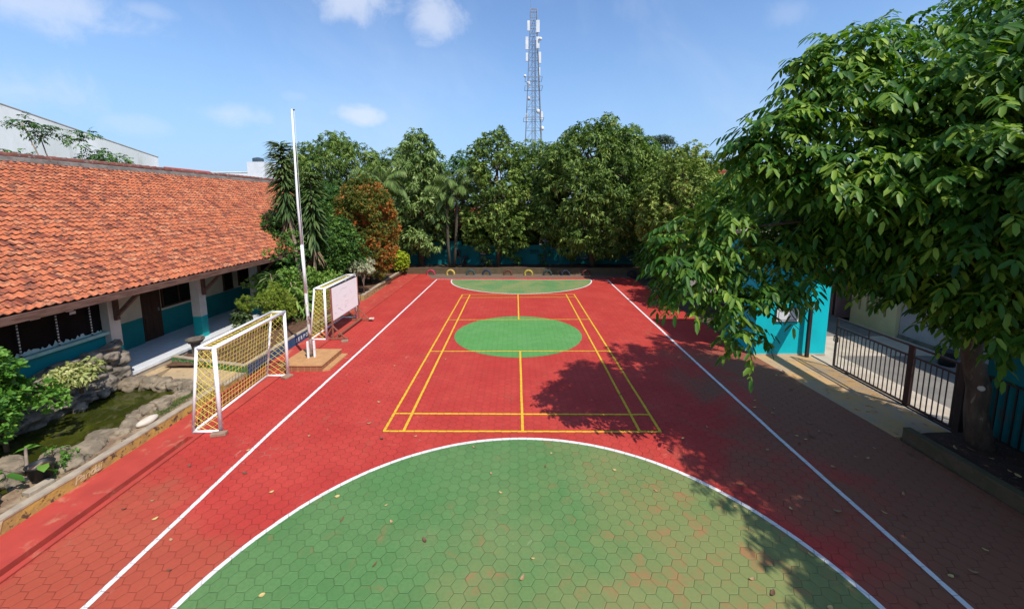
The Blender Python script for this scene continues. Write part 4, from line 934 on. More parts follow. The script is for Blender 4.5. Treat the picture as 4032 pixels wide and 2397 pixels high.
for c in range(22):
    for k in range(38):
        x = 17.5 + k * .42; p0 = Vector((x, 27.8 + c * .26, 5.2 + c * .155)); b.add([p0 + Vector((0, 0, .05)), p0 + Vector((.2, 0, .10)), p0 + Vector((.41, 0, .05)), p0 + Vector((.41, .28, .15)), p0 + Vector((.2, .28, .20)), p0 + Vector((0, .28, .15))], [(0, 1, 4, 5), (1, 2, 3, 4)])
b.build('roof', M_tiles_red, Hr)
MB().add([(17.3, 27.7, 5.15), (33.6, 27.7, 5.15), (33.6, 33.5, 8.55), (17.3, 33.5, 8.55), (33.6, 39, 5.2), (17.3, 39, 5.2)], [(0, 1, 2, 3), (3, 2, 4, 5), (0, 3, 5), (1, 4, 2)]).build('roof_deck', M_tiles_red, Hr)
MB().tube([(17.3, 33.5, 8.62), (33.6, 33.5, 8.62)], .14, 8).build('ridge_cap', M_tiles_red, Hr)
MB().bx(18, 33, 28.6, 38, 0, 5.3).build('wall', M_whiteplain, Hr)
for x in (19, 22, 25, 28, 31): MB().bx(x, x + 1.2, 28.56, 28.59, 2.2, 3.8).build('window', M_glass, Hr)
keep(Hr)
o = MB().tube([(8, 23, 10.3), (14, 23, 9.0), (19.7, 23, 7.8), (23.5, 23, 7.05), (34, 23, 5.6)], .022, 5).build('overhead_cable', M_blackmetal, None); tag(o, 'thin black overhead cable crossing in front of the red tiled roof', 'cable')
# big white gable wall on the left
Wh = thing('warehouse', 'tall weathered white warehouse wall sloping down behind the school roof', 'building', (-30, 5, 0))
def prism_x(poly, x0, x1): 
    n = len(poly); return MB().add([(x0, y, z) for y, z in poly] + [(x1, y, z) for y, z in poly], [tuple(range(n)), tuple(range(n, 2 * n))[::-1]] + [(i, i + n, (i + 1) % n + n, (i + 1) % n) for i in range(n)])
prism_x([(-20, 0), (-20, 16.3), (19.1, 8.9), (19.1, 0)], -30, -42).build('wall', M_whitewall, Wh)
prism_x([(19.1, 0), (19.1, 8.15), (23.0, 8.0), (23.0, 0)], -30.2, -40).build('annex', M_whitewall, Wh)
prism_x([(-20, 16.3), (-20, 16.36), (19.14, 8.96), (19.14, 8.9)], -29.98, -30.4).build('wall_coping', M_cement, Wh); keep(Wh)
Wm = thing('white_building', 'low white flat roofed building with a small tower and tank behind the school roof', 'building', (-27, 24, 0))
MB().bx(-30.6, -26.4, 25, 31, 0, 8.1).build('wall', M_whiteplain, Wm); MB().bx(-30.65, -26.4, 24.95, 31.05, 8.1, 8.2).build('parapet', M_whitewall, Wm)
MB().bx(-26.4, -24.7, 24.9, 27.0, 0, 9.12).build('stair_tower', M_whiteplain, Wm); MB().lathe([(.45, 0), (.5, .05), (.5, .35), (.42, .42), (.1, .5)], (-25.7, 25.6, 9.12), 16).build('water_tank', M_tank, Wm); keep(Wm)
Rr = thing('red_roof_shed', 'small dark red roof peeping over the school roof ridge', 'building', (-22, 14.5, 0))
MB().add([(-21.4, 11.5, 6.5), (-21.4, 15.8, 6.5), (-23, 15.4, 7.45), (-23, 11.5, 7.45), (-24.6, 11.5, 6.5), (-24.6, 15.8, 6.5)], [(0, 1, 2, 3), (3, 2, 5, 4), (1, 5, 2), (0, 3, 4)]).build('roof', M_tiles_red, Rr)
MB().bx(-24.4, -21.7, 11.7, 15.5, 0, 6.55).build('wall', M_whiteplain, Rr); keep(Rr)

# ------------------------------------------------------------------ telecom tower
T = thing('telecom_tower', 'tall grey lattice telecom tower with white antennas above the trees', 'tower', (5.75, 120, 0))
def half(z): return 1.05 + (2.62 - 1.05) * max(0, (61 - z)) / 37 if z < 61 else 1.0
H_ = 65; lv = [0]; 
while lv[-1] < H_: lv.append(lv[-1] + (3.6 if lv[-1] < 30 else 3.0 if lv[-1] < 50 else 2.4))
lv[-1] = H_
cor = lambda z: [Vector((sx_ * half(z), sy_ * half(z), z)) for sx_, sy_ in ((-1, -1), (1, -1), (1, 1), (-1, 1))]
for k in range(4):
    MB().tube([cor(z)[k] for z in lv], .13, 6).build('leg', M_galv, T, True)
for s in range(4):
    b = MB()
    for i in range(len(lv) - 1):
        a0, a1 = cor(lv[i])[s], cor(lv[i])[(s + 1) % 4]; c0, c1 = cor(lv[i + 1])[s], cor(lv[i + 1])[(s + 1) % 4]
        b.bar(c0, c1, .11); m0 = (c0 + c1) / 2; b.bar(a0, m0, .085); b.bar(a1, m0, .085)
    b.build('lattice_bracing', M_galv, T)
b = MB(); 
for x in (-.25, .25): b.bar((x, .2, 0), (x, .2, H_ - 2), .10)
for i in range(100): b.bar((-.25, .2, i * .62 + .3), (.25, .2, i * .62 + .3), .05)
b.build('ladder', M_galv, T)
b = MB()
for x, y in ((.5, -.3), (.75, -.3), (-.5, .1)): b.bar((x, y, 0), (x, y, 56), .12)
b.build('cable_run', M_stonecarve, T)
MB().tube([(-1.0, -1, 64.5), (-1.0, -1, 70)], .05, 5).build('lightning_rod', M_galv, T)
def zt(py): return 23.7 + (355 - py) * (65.4 - 23.7) / 333
for (px, py0, py1, wd) in ((1288, 54, 78, .8), (1311, 53, 82, 1.1), (1284, 92, 122, .9), (1311, 92, 120, 1.0), (1284, 130, 150, .7), (1316, 128, 155, .8), (1315, 165, 185, .6), (1290, 198, 212, .5), (1314, 196, 212, .5), (1321, 272, 292, .9), (1283, 276, 298, .6)):
    x = (px - 1301) * .1268 * 1.0; zc = (zt(py0) + zt(py1)) / 2; h = zt(py0) - zt(py1)
    a = MB().box((x, -1.3, zc), (wd, .35, h)).build('antenna_panel', M_antenna, T, bevel=.05)
    MB().bar((x, -1.1, zc + h * .3), (math.copysign(half(zc), x), -.9, zc + h * .3), .1).bar((x, -1.1, zc - h * .3), (math.copysign(half(zc), x), -.9, zc - h * .3), .1).build('bracket', M_galv, a)
for (px, py, r) in ((1317, 98, .55), (1279, 186, .45), (1289, 240, .6), (1313, 272, .75), (1322, 314, .75), (1286, 202, .4)):
    x = (px - 1301) * .1268; 
    d = MB().lathe([(r * .9, 0), (r, .12), (r * .95, .35), (r * .5, .55), (.05, .6)], (0, 0, 0), 14).build('dish', M_antenna, T, True); d.location = (x, -1.5, zt(py)); d.rotation_euler = (R(90), 0, 0)
for z in (zt(190), zt(212), zt(290)):
    h = half(z) + .9; b = MB()
    for a, c in (((-h, -h), (h, -h)), ((h, -h), (h, h)), ((h, h), (-h, h)), ((-h, h), (-h, -h))): b.bar((a[0], a[1], z), (c[0], c[1], z), .11)
    b.build('platform_ring', M_galv, T)

# ------------------------------------------------------------------ gate side
G = thing('gatehouse', 'bright turquoise gate wall with a flat concrete canopy behind the big tree', 'gatehouse', (8.8, -1.3, 0))
MB().bx(7.66, 9.98, -2.25, -.35, -.1, 3.9).build('wall', M_teal_lt, G)
MB().bx(7.58, 10.05, -3.15, -.30, 3.9, 4.02).build('canopy', M_cement, G); MB().bx(7.655, 9.985, -2.262, -2.25, -.05, .06).build('plinth_band', M_pave, G); keep(G)
GP = thing('gate_stop_post', 'thin black steel post with a small cap against the turquoise gate wall', 'post', (9.28, -2.40, 0))
MB().bx(9.24, 9.33, -2.45, -2.36, 0, 1.62).build('post', M_blackmetal, GP, bevel=.004); MB().box((9.26, -2.42, 1.645), (.22, .12, .045), ry=.1).build('cap', M_galv, GP); keep(GP)
SG = thing('notice_board', 'framed white notice with a black chamfered outline on the turquoise gate wall', 'sign', (8.65, -2.27, 1.38))
MB().bx(8.28, 9.02, -2.285, -2.262, 1.14, 1.60).build('panel', M_whiteplain, SG)
b = MB()
for a, c in (((8.28, 1.60), (9.02, 1.60)), ((9.02, 1.60), (9.02, 1.14)), ((9.02, 1.14), (8.28, 1.14)), ((8.28, 1.14), (8.28, 1.60))): b.bar((a[0], -2.288, a[1]), (c[0], -2.288, c[1]), .02, .02)
b.build('frame', M_blackmetal, SG)
b = MB(); o_ = [(8.36, 1.47), (8.44, 1.54), (8.88, 1.54), (8.96, 1.47), (8.96, 1.27), (8.88, 1.20), (8.44, 1.20), (8.36, 1.27)]
for i in range(8): a, c = o_[i], o_[(i + 1) % 8]; b.bar((a[0], -2.287, a[1]), (c[0], -2.287, c[1]), .014, .006)
b.build('outline', M_blackline, SG); keep(SG)
GT = thing('sliding_gate', 'low black steel bar gate across the entrance to the road', 'gate', (9.45, -4.9, 0))
xg = lambda y: 9.5 + (y + 3.2) * .028
def gb(y0_, z0, y1_, z1, w): return MB().bar((xg(y0_), y0_, z0), (xg(y1_), y1_, z1), w)
for z, nm in ((1.53, 'top_rail'), (1.28, 'middle_rail'), (.07, 'bottom_rail')): gb(-3.24, z, -6.62, z, .045).build(nm, M_blackmetal, GT)
for y in (-3.24, -6.62): gb(y, .05, y, 1.55, .045).build('end_post', M_blackmetal, GT)
for y in (-4.35,): gb(y, 1.28, y, 1.53, .03).build('strut', M_blackmetal, GT)
MB().box((xg(-5.57), -5.57, .79), (.05, .13, 1.52)).build('centre_post', M_redmetal, GT)
y = -3.37
while y > -6.55:
    if abs(y + 5.57) > .08: gb(y, .08, y, 1.27, .018).build('bar', M_blackmetal, GT)
    y -= .128
b = MB()
for a, c in (((-3.19, .98), (-3.34, .98)), ((-3.34, .98), (-3.34, .83)), ((-3.34, .83), (-3.19, .83)), ((-3.19, .83), (-3.19, .98))): b.bar((xg(-3.2) - .03, a[0], a[1]), (xg(-3.2) - .03, c[0], c[1]), .02)
b.build('latch', M_blackmetal, GT)
for y in (-3.75, -6.2): MB().tube([(xg(y) - .03, y, .035), (xg(y) + .03, y, .035)], .035, 12).build('wheel', M_blackmetal, GT)
keep(GT)
o = MB().bar((9.52, -2.3, .012), (9.36, -7.2, .012), .05, .018).build('gate_rail', M_blackmetal, None); tag(o, 'steel ground rail under the sliding bar gate', 'rail')
structure(MB().prism([(9.44, -2.25), (9.29, -7.0), (9.40, -7.0), (9.66, -2.25)], -.1, .006).build('gate_track_strip', M_pave))
o = MB().bx(9.34, 9.48, -6.83, -6.69, 0, 2.62).build('gate_post', M_blackmetal, None, bevel=.006); tag(o, 'thick black steel post at the tree end of the sliding gate', 'post')
o = MB().bx(9.38, 9.62, -6.8, -2.3, 2.62, 2.90).build('gate_lintel', M_redmetal, None); tag(o, 'dark red steel beam spanning above the sliding gate', 'beam')
FN = thing('side_fence', 'dark bar fence backed by teal sheets running right from the gate post', 'fence', (9.6, -9.5, 0))
MB().bx(9.68, 9.72, -16, -6.9, 0, 2.1).build('backing_sheet', M_backwall, FN); MB().bx(9.60, 9.85, -16, -6.9, -.1, .07).build('footing', M_cement, FN)
for z in (1.40, .10): MB().bx(9.575, 9.615, -16, -6.9, z - .02, z + .02).build('rail', M_blackmetal, FN)
y = -7.05
while y > -16: MB().bx(9.583, 9.607, y - .012, y + .012, .1, 1.4).build('bar', M_blackmetal, FN); y -= .15
keep(FN)
YH = thing('yellow_house', 'pale yellow house wall with narrow slot openings across the road', 'house', (15, .5, 0))
slots = [(1.15, .62, 1.16), (.80, .62, 1.22), (.42, .66, 1.30), (.02, .7, 1.36)]
b = MB(); b.bx(13.9, 18, -.45, 1.55, -.1, .62); b.bx(13.9, 18, -.45, 1.55, 1.38, 4.0); ys = [1.55]
for c, z0, z1 in slots: ys += [c + .06, c - .06]
ys.append(-.45)
for i in range(0, len(ys), 2): b.bx(13.9, 18, ys[i + 1], ys[i], .62, 1.38)
b.build('wall', M_yhouse, YH)
for c, z0, z1 in slots: MB().bx(14.0, 14.02, c - .06, c + .06, .62, 1.38).build('slot', mat('ochre_slot', (.30, .20, .08)), YH)
MB().bx(13.85, 18.1, -.5, 1.62, 4.0, 4.12).build('parapet', M_cement, YH); keep(YH)
o = MB().bx(14.05, 18, -8, -.46, -.1, 4.2).build('lilac_house', M_lilac, None); 
LH = thing('lilac_house', 'lilac grey rendered house wall across the road behind the gate', 'house', (15, -4, 0)); o.name = 'wall'; o.parent = LH; MB().bx(14.0, 18, -8.1, -.46, 4.2, 4.3).build('parapet', M_cement, LH)
MB().bx(14.035, 14.05, -2.95, -2.45, .9, 1.9).build('window', M_glass, LH); MB().bx(14.0, 14.05, -8, -.5, -.1, .12).build('plinth', M_cement_g, LH); keep(LH)
PH = thing('pink_house', 'pink house wall at the end of the road beyond the yellow house', 'house', (15, 6, 0)); MB().bx(14.0, 18, 2.45, 9, -.1, 4.0).build('wall', M_pinkh, PH); MB().bx(13.95, 18, 2.4, 9, 4.0, 4.1).build('parapet', M_cement, PH); MB().bx(13.98, 14.0, 2.5, 2.6, 0, 2.2).build('door_jamb', M_blackmetal, PH); keep(PH)
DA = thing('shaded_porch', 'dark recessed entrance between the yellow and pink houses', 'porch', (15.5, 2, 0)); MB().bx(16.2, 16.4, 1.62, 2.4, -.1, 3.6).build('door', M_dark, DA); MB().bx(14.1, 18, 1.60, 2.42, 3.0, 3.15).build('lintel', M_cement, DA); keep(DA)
RB = thing('rubbish_bin', 'black rubber rubbish bin standing on the far side of the road', 'bin', (13.15, -3.0, -.03)); MB().lathe([(.19, 0), (.21, .25), (.235, .44), (.25, .47), (.22, .47), (.2, .3), (.02, .28)]).build('tub', M_plastic_b, RB, True); MB().tube([(.25, 0, .40), (.30, 0, .34), (.25, 0, .28)], .012, 6).build('handle', M_plastic_b, RB)

# ------------------------------------------------------------------ the big tree by the gate
big = [(6.19, -6.96, 7.88, 0.5), (5.7, -6.96, 7.44, 0.6), (7.38, -6.46, 8.13, 0.5), (7.15, -6.96, 7.43, 0.7), (5.24, -7.16, 6.73, 0.6), (5.9, -7.46, 6.73, 0.8), (4.26, -7.46, 6.31, 0.6), (3.91, -7.46, 5.96, 0.4), (4.66, -7.46, 5.81, 0.6), (5.27, -7.66, 5.64, 0.8), (5.86, -7.96, 5.81, 0.8), (6.65, -7.96, 6.6, 0.8), (6.62, -8.46, 6.79, 0.6), (6.63, -8.96, 6.92, 0.7), (9.64, -5.96, 8.7, 0.7), (9.14, -6.96, 8.35, 0.6), (6.54, -8.46, 5.99, 0.7), (6.21, -9.46, 5.46, 0.7), (6.45, -9.46, 5.99, 0.6), (6.44, -8.96, 5.04, 0.8), (6.48, -9.46, 4.81, 0.7), (6.44, -8.16, 5.05, 0.9), (6.26, -7.46, 4.76, 0.9), (5.72, -6.96, 4.75, 0.9), (5.2, -6.96, 5.15, 0.35), (3.44, -7.66, 4.85, 0.4), (3.1, -7.66, 4.41, 0.5), (2.75, -7.76, 4.10, 0.36), (2.72, -7.76, 3.75, 0.4), (3.13, -7.86, 3.47, 0.5), (3.89, -7.46, 4.01, 0.6), (3.76, -7.96, 3.19, 0.45), (4.01, -7.96, 2.66, 0.35), (4.36, -7.66, 3.42, 0.5), (5.01, -7.16, 4.2, 0.6), (4.91, -7.76, 3.55, 0.32), (5.51, -7.46, 4.15, 0.45), (6.19, -7.46, 4.0, 0.7), (6.46, -7.96, 4.21, 0.8), (6.69, -7.96, 3.62, 0.42), (7.04, -8.16, 3.22, 0.38), (6.59, -8.96, 4.0, 0.7), (6.58, -9.46, 4.14, 0.7), (7.12, -8.96, 3.31, 0.55), (6.89, -9.46, 3.21, 0.5), (7.43, -8.46, 3.0, 0.30), (6.87, -8.46, 3.58, 0.5)]
_c = Vector((-.127, -14.958, 4.973))
big = [(*(_c + (Vector((b[0] + (.12 if b[2] > 6.4 else .36), b[1], b[2] - (.0 if b[2] > 6.4 else .25))) - _c) * .92), b[3]) if (b[2] > 5.5 and b[0] < 6.3) else b for b in big]
big = [(b[0], b[1], b[2] + .25, b[3]) if (b[0] > 5.8 and b[2] < 4.3) else b for b in big]
big += [(5.48, -7.66, 7.55, .45), (5.2, -7.7, 7.15, .45), (4.15, -7.9, 6.2, .38), (3.9, -7.9, 5.85, .3), (7.3, -8.66, 3.05, .32), (7.5, -8.95, 3.15, .36), (7.0, -8.5, 3.35, .35), (5.35, -7.6, 3.85, .32), (4.7, -7.3, 4.3, .45), (5.9, -7.3, 4.25, .4), (5.5, -7.0, 4.7, .45), (7.9, -8.6, 3.4, .4)]
big += [(6.95, -12.2, 6.0, .8), (7.0, -11.2, 6.6, .8), (7.2, -13.6, 6.2, .85), (8.3, -14.4, 6.0, 1.0), (9.4, -11.4, 6.4, 1.2), (10.4, -9.8, 6.8, 1.2), (8.2, -12.6, 5.0, .9), (9.9, -14.6, 5.6, 1.1), (7.6, -9.9, 5.0, .7), (8.9, -11.2, 5.2, 1.0), (7.3, -7.0, 3.5, .4), (8.0, -7.8, 3.2, .5), (8.4, -8.4, 3.2, .5), (8.3, -9.4, 3.3, .55)]
big += [(8.2, -7.0, 6.8, 1.0), (9.5, -7.8, 7.6, 1.0), (9.0, -7.0, 5.8, 1.0), (10.6, -9.5, 6.5, 1.1), (8.0, -6.8, 5.2, .9), (10.4, -9, 7.0, 1.1), (9.2, -8.9, 7.4, 1.0), (11.3, -10.2, 5.5, 1.1), (10.3, -8.8, 5.0, .9), (8.4, -7.6, 4.6, .9), (9.8, -9.6, 6.0, 1.2), (8.6, -10.6, 6.4, 1.1), (10.3, -10.8, 5.4, 1.2), (8.9, -12.0, 6.0, 1.2), (7.6, -13.2, 5.9, .9), (9.6, -13.4, 5.6, 1.1), (11.0, -12.4, 5.0, 1.2), (8.0, -9.6, 7.2, .9), (7.6, -11.2, 7.0, .8), (8.4, -9.2, 4.2, .8), (8.8, -10.8, 4.2, .8), (7.7, -6.4, 4.7, .6), (7.4, -9.2, 5.2, .8), (7.5, -10.2, 5.9, .7)]
BT = thing('big_tree', 'large leafy shade tree with drooping compound leaves beside the sliding gate', 'tree', (9.2, -7.35, .1))
rg_ = np.random.default_rng(11)
def sized(sel, dens, seed):
    rg = np.random.default_rng(seed); P, O, T = clump_points(sel, dens, rg, .35)
    flush = rg.random(len(P)); return P, O, T, rg
P_, O_, T_, rgb = sized([(c[0], c[1], c[2], c[3] * .84, c[3] * .66) if c[0] < 7.2 and c[1] > -10 else (c[0], c[1], c[2], c[3], c[3] * .82) for c in big], 20.0, 21)
A = fans(P_, O_, T_, rgb, 5, .40, .175, .070)
c = leaves_obj('crown', A[0], A[1], A[2], A[3], A[4], A[5], LM_big, BT, .30, .22, True)
tk = [(9.10, -7.45, .1), (8.93, -7.43, .9), (8.96, -7.4, 1.35), (8.72, -7.4, 2.0), (8.65, -7.4, 2.9), (8.6, -7.4, 3.7), (8.6, -7.5, 4.8), (8.7, -7.4, 6.2)]
s_ = limbs('trunk', tk, [.22, .17, .175, .15, .15, .15, .12, .05], [b for b in big if b[2] > 4.1][::2], M_trunk, BT, rgb, .070, .62)
scar = MB().lathe([(.050, -.03), (.055, .012), (.038, .022), (.01, .018)], (0, 0, 0), 12).build('cut_branch_scar', M_wstone, BT, True)
keep(BT)
scar.matrix_parent_inverse = Matrix.Identity(4)
scar.location = (-.36, -.19, 1.30); scar.rotation_euler = (R(80), 0, R(-35))

# ------------------------------------------------------------------ trees along the back
rp = np.random.default_rng(5)
def PC(cx, cy, prof, n, cr, sy=1): return profile_clumps(cx, cy, prof, int(n * 1.45), cr * 1.05, rp, .90, sy)
tree('broadleaf_tree', 'tall egg shaped tree with whorled pale leaves left of the palm pair', 'tree', [(-7.3, 15.2, .25), (-7.2, 15.2, 2.2), (-7.2, 15.2, 6), (-7.2, 15.2, 9.3)], [.24, .17, .10, .02],
     PC(-7.25, 15.2, [(1.5, .6), (2.3, 1.9), (4, 2.35), (5.5, 2.0), (7, 1.75), (8.3, 1.7), (9.3, 1.1), (10.1, .3)], 62, .60), LM_conic, 4.4, 8, .34, .115, seed=2, droop=.42, ntarg=16, detail=False)
tree('broadleaf_tree', 'leafy tree in the middle of the back row directly under the telecom tower side', 'tree', [(-1.45, 15.0, .25), (-1.4, 15.0, 2.2), (-1.45, 15.0, 6), (-1.45, 15.0, 9.3)], [.19, .14, .09, .02],
     PC(-1.35, 15.0, [(1.5, .8), (2.3, 2.4), (4, 3.0), (5.5, 2.5), (7, 2.3), (8.2, 2.2), (9.2, 1.8), (9.8, 1.1), (10.1, .4)], 66, .62), LM_mango, 4.6, 8, .27, .105, seed=3, droop=.22, ntarg=16)
tree('mango_tree', 'broad dark mango tree with reddish new leaf tips, largest of the back row', 'tree', [(5.6, 14.6, .25), (5.4, 14.6, 1.5), (4.7, 14.6, 2.6), (5.1, 14.8, 6), (5.1, 14.8, 9.6)], [.25, .20, .16, .10, .02],
     PC(6.1, 14.9, [(1.6, 2.6), (2.7, 4.7), (5, 5.3), (7, 5.2), (8.6, 4.4), (9.8, 2.9), (10.5, 1.2), (10.8, .4)], 185, .72, .8), LM_mango, 4.2, 8, .30, .095, seed=4, droop=.35, ntarg=22)
tree('mango_tree', 'yellowish flowering mango tree just left of the big shade tree', 'tree', [(9.7, 9.0, 0), (9.75, 9.0, 2.5), (9.8, 9.0, 5), (9.8, 9.0, 7)], [.22, .17, .09, .02],
     PC(9.8, 9.0, [(2.2, 1.6), (3, 2.5), (4.5, 2.9), (6, 2.5), (7.2, 1.7), (8.2, .5)], 95, .55, .9), LM_yel, 6.4, 8, .20, .08, seed=5, droop=.25, ntarg=16)
tree('mango_tree', 'dark mango tree behind the tall strap leaved plants, left end of the back row', 'tree', [(-15, 19.5, 0), (-15, 19.5, 4), (-15, 19.5, 9)], [.3, .2, .05],
     PC(-15.2, 19.5, [(2, 3), (4, 4.6), (7, 4.8), (9, 3.6), (10.1, 1.6), (10.6, .5)], 120, .8, .8), LM_mango, 4.2, 9, .28, .075, seed=6, droop=.5, ntarg=16)
tree('mango_tree', 'dark green tree behind the feathery palm at the back left', 'tree', [(-9.8, 20, 0), (-9.8, 20, 4), (-9.8, 20, 8)], [.3, .2, .05],
     PC(-9.8, 20.3, [(1.5, 2), (4, 3.4), (7, 3.4), (8.6, 2.2), (9.4, .6)], 80, .75, .8), LM_mango, 4.2, 9, .28, .075, seed=7, droop=.5, ntarg=10)
tree('background_tree', 'dark tree filling the gap behind the palm pair', 'tree', [(-4.6, 19.2, 0), (-4.6, 19.2, 5), (-4.6, 19.2, 7)], [.2, .12, .04],
     PC(-4.6, 19.4, [(1.6, 1.8), (3.4, 2.4), (5, 2.8), (7, 2.5), (8.4, 1.4), (9.0, .4)], 60, .7, .8), LM_bush, 4.2, 8, .26, .08, seed=8, ntarg=8)
tree('background_tree', 'dark tree filling the gap under the telecom tower', 'tree', [(1.6, 20, 0), (1.6, 20, 5), (1.6, 20, 8)], [.2, .12, .04],
     PC(1.6, 20.0, [(1.6, 1.8), (3.4, 2.6), (5, 3.0), (7.5, 2.8), (9.2, 1.7), (9.9, .5)], 75, .75, .8), LM_mango, 4.2, 8, .26, .08, seed=9, ntarg=8)
tree('background_tree', 'dark tree behind the two mango trees on the right', 'tree', [(10.0, 21, 0), (10, 21, 5), (10, 21, 9)], [.2, .12, .04],
     PC(10.0, 21, [(2.6, 2.6), (5.5, 3.6), (8, 3.4), (9.8, 2.2), (10.5, .6)], 80, .8, .8), LM_bush, 4.0, 8, .26, .08, seed=10, ntarg=8)
tree('background_tree', 'bushy tree between the yellowish mango and the big tree', 'tree', [(16.2, 14.5, 0), (16.2, 14.5, 3), (16.2, 14.5, 5)], [.2, .12, .04],
     PC(16.4, 14.0, [(.6, 2.2), (2.5, 3.2), (4, 3.2), (5.4, 2.0), (6, .6)], 70, .75), LM_mango, 4.4, 9, .26, .08, seed=12, ntarg=8)
tree('background_tree', 'dark leafy tree at the right end of the back wall', 'tree', [(12.3, 15.5, 0), (12.3, 15.5, 4), (12.3, 15.5, 6)], [.16, .1, .04],
     PC(12.3, 15.5, [(1.8, 2.4), (3, 3.4), (5, 3.5), (6.8, 2.6), (8.0, .7)], 75, .7), LM_mango, 5.2, 8, .22, .08, seed=13, ntarg=10)
tree('background_tree', 'leafy tree standing behind the turquoise gatehouse', 'tree', [(10.6, 3.5, 0), (10.6, 3.5, 3), (10.7, 3.5, 5)], [.18, .12, .04],
     PC(10.4, 3.2, [(1.0, 1.3), (2.5, 2.3), (4, 2.6), (5.6, 1.8), (6.4, .6)], 60, .7), LM_big, 4.6, 8, .24, .09, seed=14, ntarg=10)
tree('pine_tree', 'hazy grey green pine far behind the mango trees', 'tree', [(18.0, 35, 0), (18, 35, 8), (18, 35, 12)], [.3, .2, .05],
     [(18.0 + rp.normal() * 1.0, 35 + rp.normal() * .8, 10.4 + rp.random() * 2.4, .75, .35) for _ in range(20)] + [(16.0, 35, 10.4, .9, .4), (20.0, 35, 10.2, .9, .4)], LM_far, 7, 8, .30, .05, seed=15, ntarg=10)
# more distance: belt of far trees behind the houses (each its own tree)
for i, (x, y, h, r) in enumerate([(30, 44, 10.2, 6), (42, 48, 11, 6.5), (-46, 62, 8, 5), (55, 40, 11, 6)]):
    tree('background_tree', ['rounded tree far behind the red roof', 'distant tree right of the red roof hidden by the big tree', 'distant tree far behind the white building', 'distant tree at the far right beyond the road'][i], 'tree', [(x, y, 0), (x, y, 5), (x, y, h - 2)], [.4, .3, .1],
         PC(x, y, [(3, r * .6), (h * .5, r), (h * .8, r * .8), (h, r * .2)], 60, 1.4), LM_far, 1.6, 8, .5, .2, seed=40 + i, ntarg=6)
# small trees rising behind the school roof
def albizia(name, label, base, heads, seed):
    rg = np.random.default_rng(seed); t = thing(name, label, 'tree', base); b = MB()
    P, O, T = clump_points(heads, 34.0, rg, .5); A = fans(P, O, T, rg, 6, .36, .15, .06)
    leaves_obj('crown', A[0], A[1], A[2], A[3], A[4], A[5], LM_bush, t, .1, .1, False)
    for h in heads[:4:2]:
        b.tube([base, (base[0] + (h[0] - base[0]) * .3, base[1] + (h[1] - base[1]) * .3, base[2] + (h[2] - base[2]) * .5), h[:3]], [.045, .035, .02], 6)
    b.build('trunk', M_trunk_pale, t, True); return keep(t)
albizia('feathery_tree', 'thin forked tree with flat feathery heads against the white warehouse wall', (-21, 3.7, 3.0), [(-21, 2.4, 8.5, .34, .16), (-21, 3.0, 8.4, .34, .16), (-21, 3.0, 8.05, .26, .14), (-21, 3.6, 8.3, .22, .12), (-21, 4.5, 8.2, .28, .14), (-21, 5.0, 8.45, .26, .14), (-21, 4.6, 7.95, .24, .12)], 31)
albizia('feathery_tree', 'denser feathery treetop just above the ridge, right of the forked one', (-21, 5.9, 3.0), [(-21, 5.1, 7.25, .40, .22), (-21, 5.7, 7.4, .45, .22), (-21, 6.3, 7.3, .42, .22), (-21, 5.7, 7.7, .25, .14), (-21, 5.4, 6.95, .5, .2), (-21, 6.4, 6.95, .55, .2)], 32)
albizia('feathery_tree', 'low feathery treetop barely above the ridge, leftmost of the three', (-21, 2.3, 3.0), [(-21, 1.4, 7.2, .28, .12), (-21, 2.1, 7.1, .36, .14), (-21, 2.7, 7.0, .3, .12)], 33)

# ------------------------------------------------------------------ strap leaved tall plants, palms
def straps(heads, Ln, W, rng, droop, per=60):
    B, D, U, LL, WW, TT = [], [], [], [], [], []
    for (p0, p1, n, kl) in heads:
        p0 = np.array(p0); p1 = np.array(p1); t = rng.random(n) ** .8; a = rng.random(n) * 2 * PI
        e = .25 + .9 * (1 - t) if kl is None else np.full(n, kl)
        d = np.stack([np.cos(a), np.sin(a), .95 - e * 1.3], 1) + rng.normal(size=(n, 3)) * .12
        B.append(p0 + (p1 - p0) * t[:, None]); D.append(nrm(d)); U.append(np.tile([[0, 0, 1.0]], (n, 1)) + rng.normal(size=(n, 3)) * .1); q = .75 + .4 * rng.random(n); LL.append(Ln * q); WW.append(W * q); TT.append(np.clip(t * .6 + rng.random(n) * .4, 0, 1))
    return tuple(np.concatenate(x) for x in (B, D, U, LL, WW, TT))
def dracaena(label, trunk, tr, top0, top1, n, Ln, seed, dead=30, cat='plant', name='dracaena'):
    rg = np.random.default_rng(seed); t = thing(name, label, cat, trunk[0]); MB().tube(trunk, tr, 10).build('stem', M_trunk_pale, t, True)
    A = straps([(top0, top1, int(n * 1.7), None)], Ln * 1.05, .105, rg, .5); leaves_obj('foliage', A[0], A[1], A[2], A[3], A[4], A[5], LM_dra, t, .50, .2, True)
    if dead:
        k = Vector(top0) - Vector((0, 0, .9)); A = straps([(tuple(k), top0, dead, 1.35)], Ln * .9, .05, rg, .5); leaves_obj('dead_leaves', A[0], A[1], A[2], A[3], A[4], A[5], M_deadleaf, t, .6, .3, True)
    return keep(t)
dracaena('tallest strap leaved plant on a bare leaning stem, left of the flagpole', [(-9.75, 2.6, .2), (-10.0, 3.0, 1.6), (-10.4, 3.5, 3.4), (-10.75, 3.8, 5), (-10.95, 4, 7.6)], [.13, .10, .085, .07, .03], (-10.75, 3.8, 4.6), (-11.0, 4.0, 7.75), 330, .78, 3, 60)
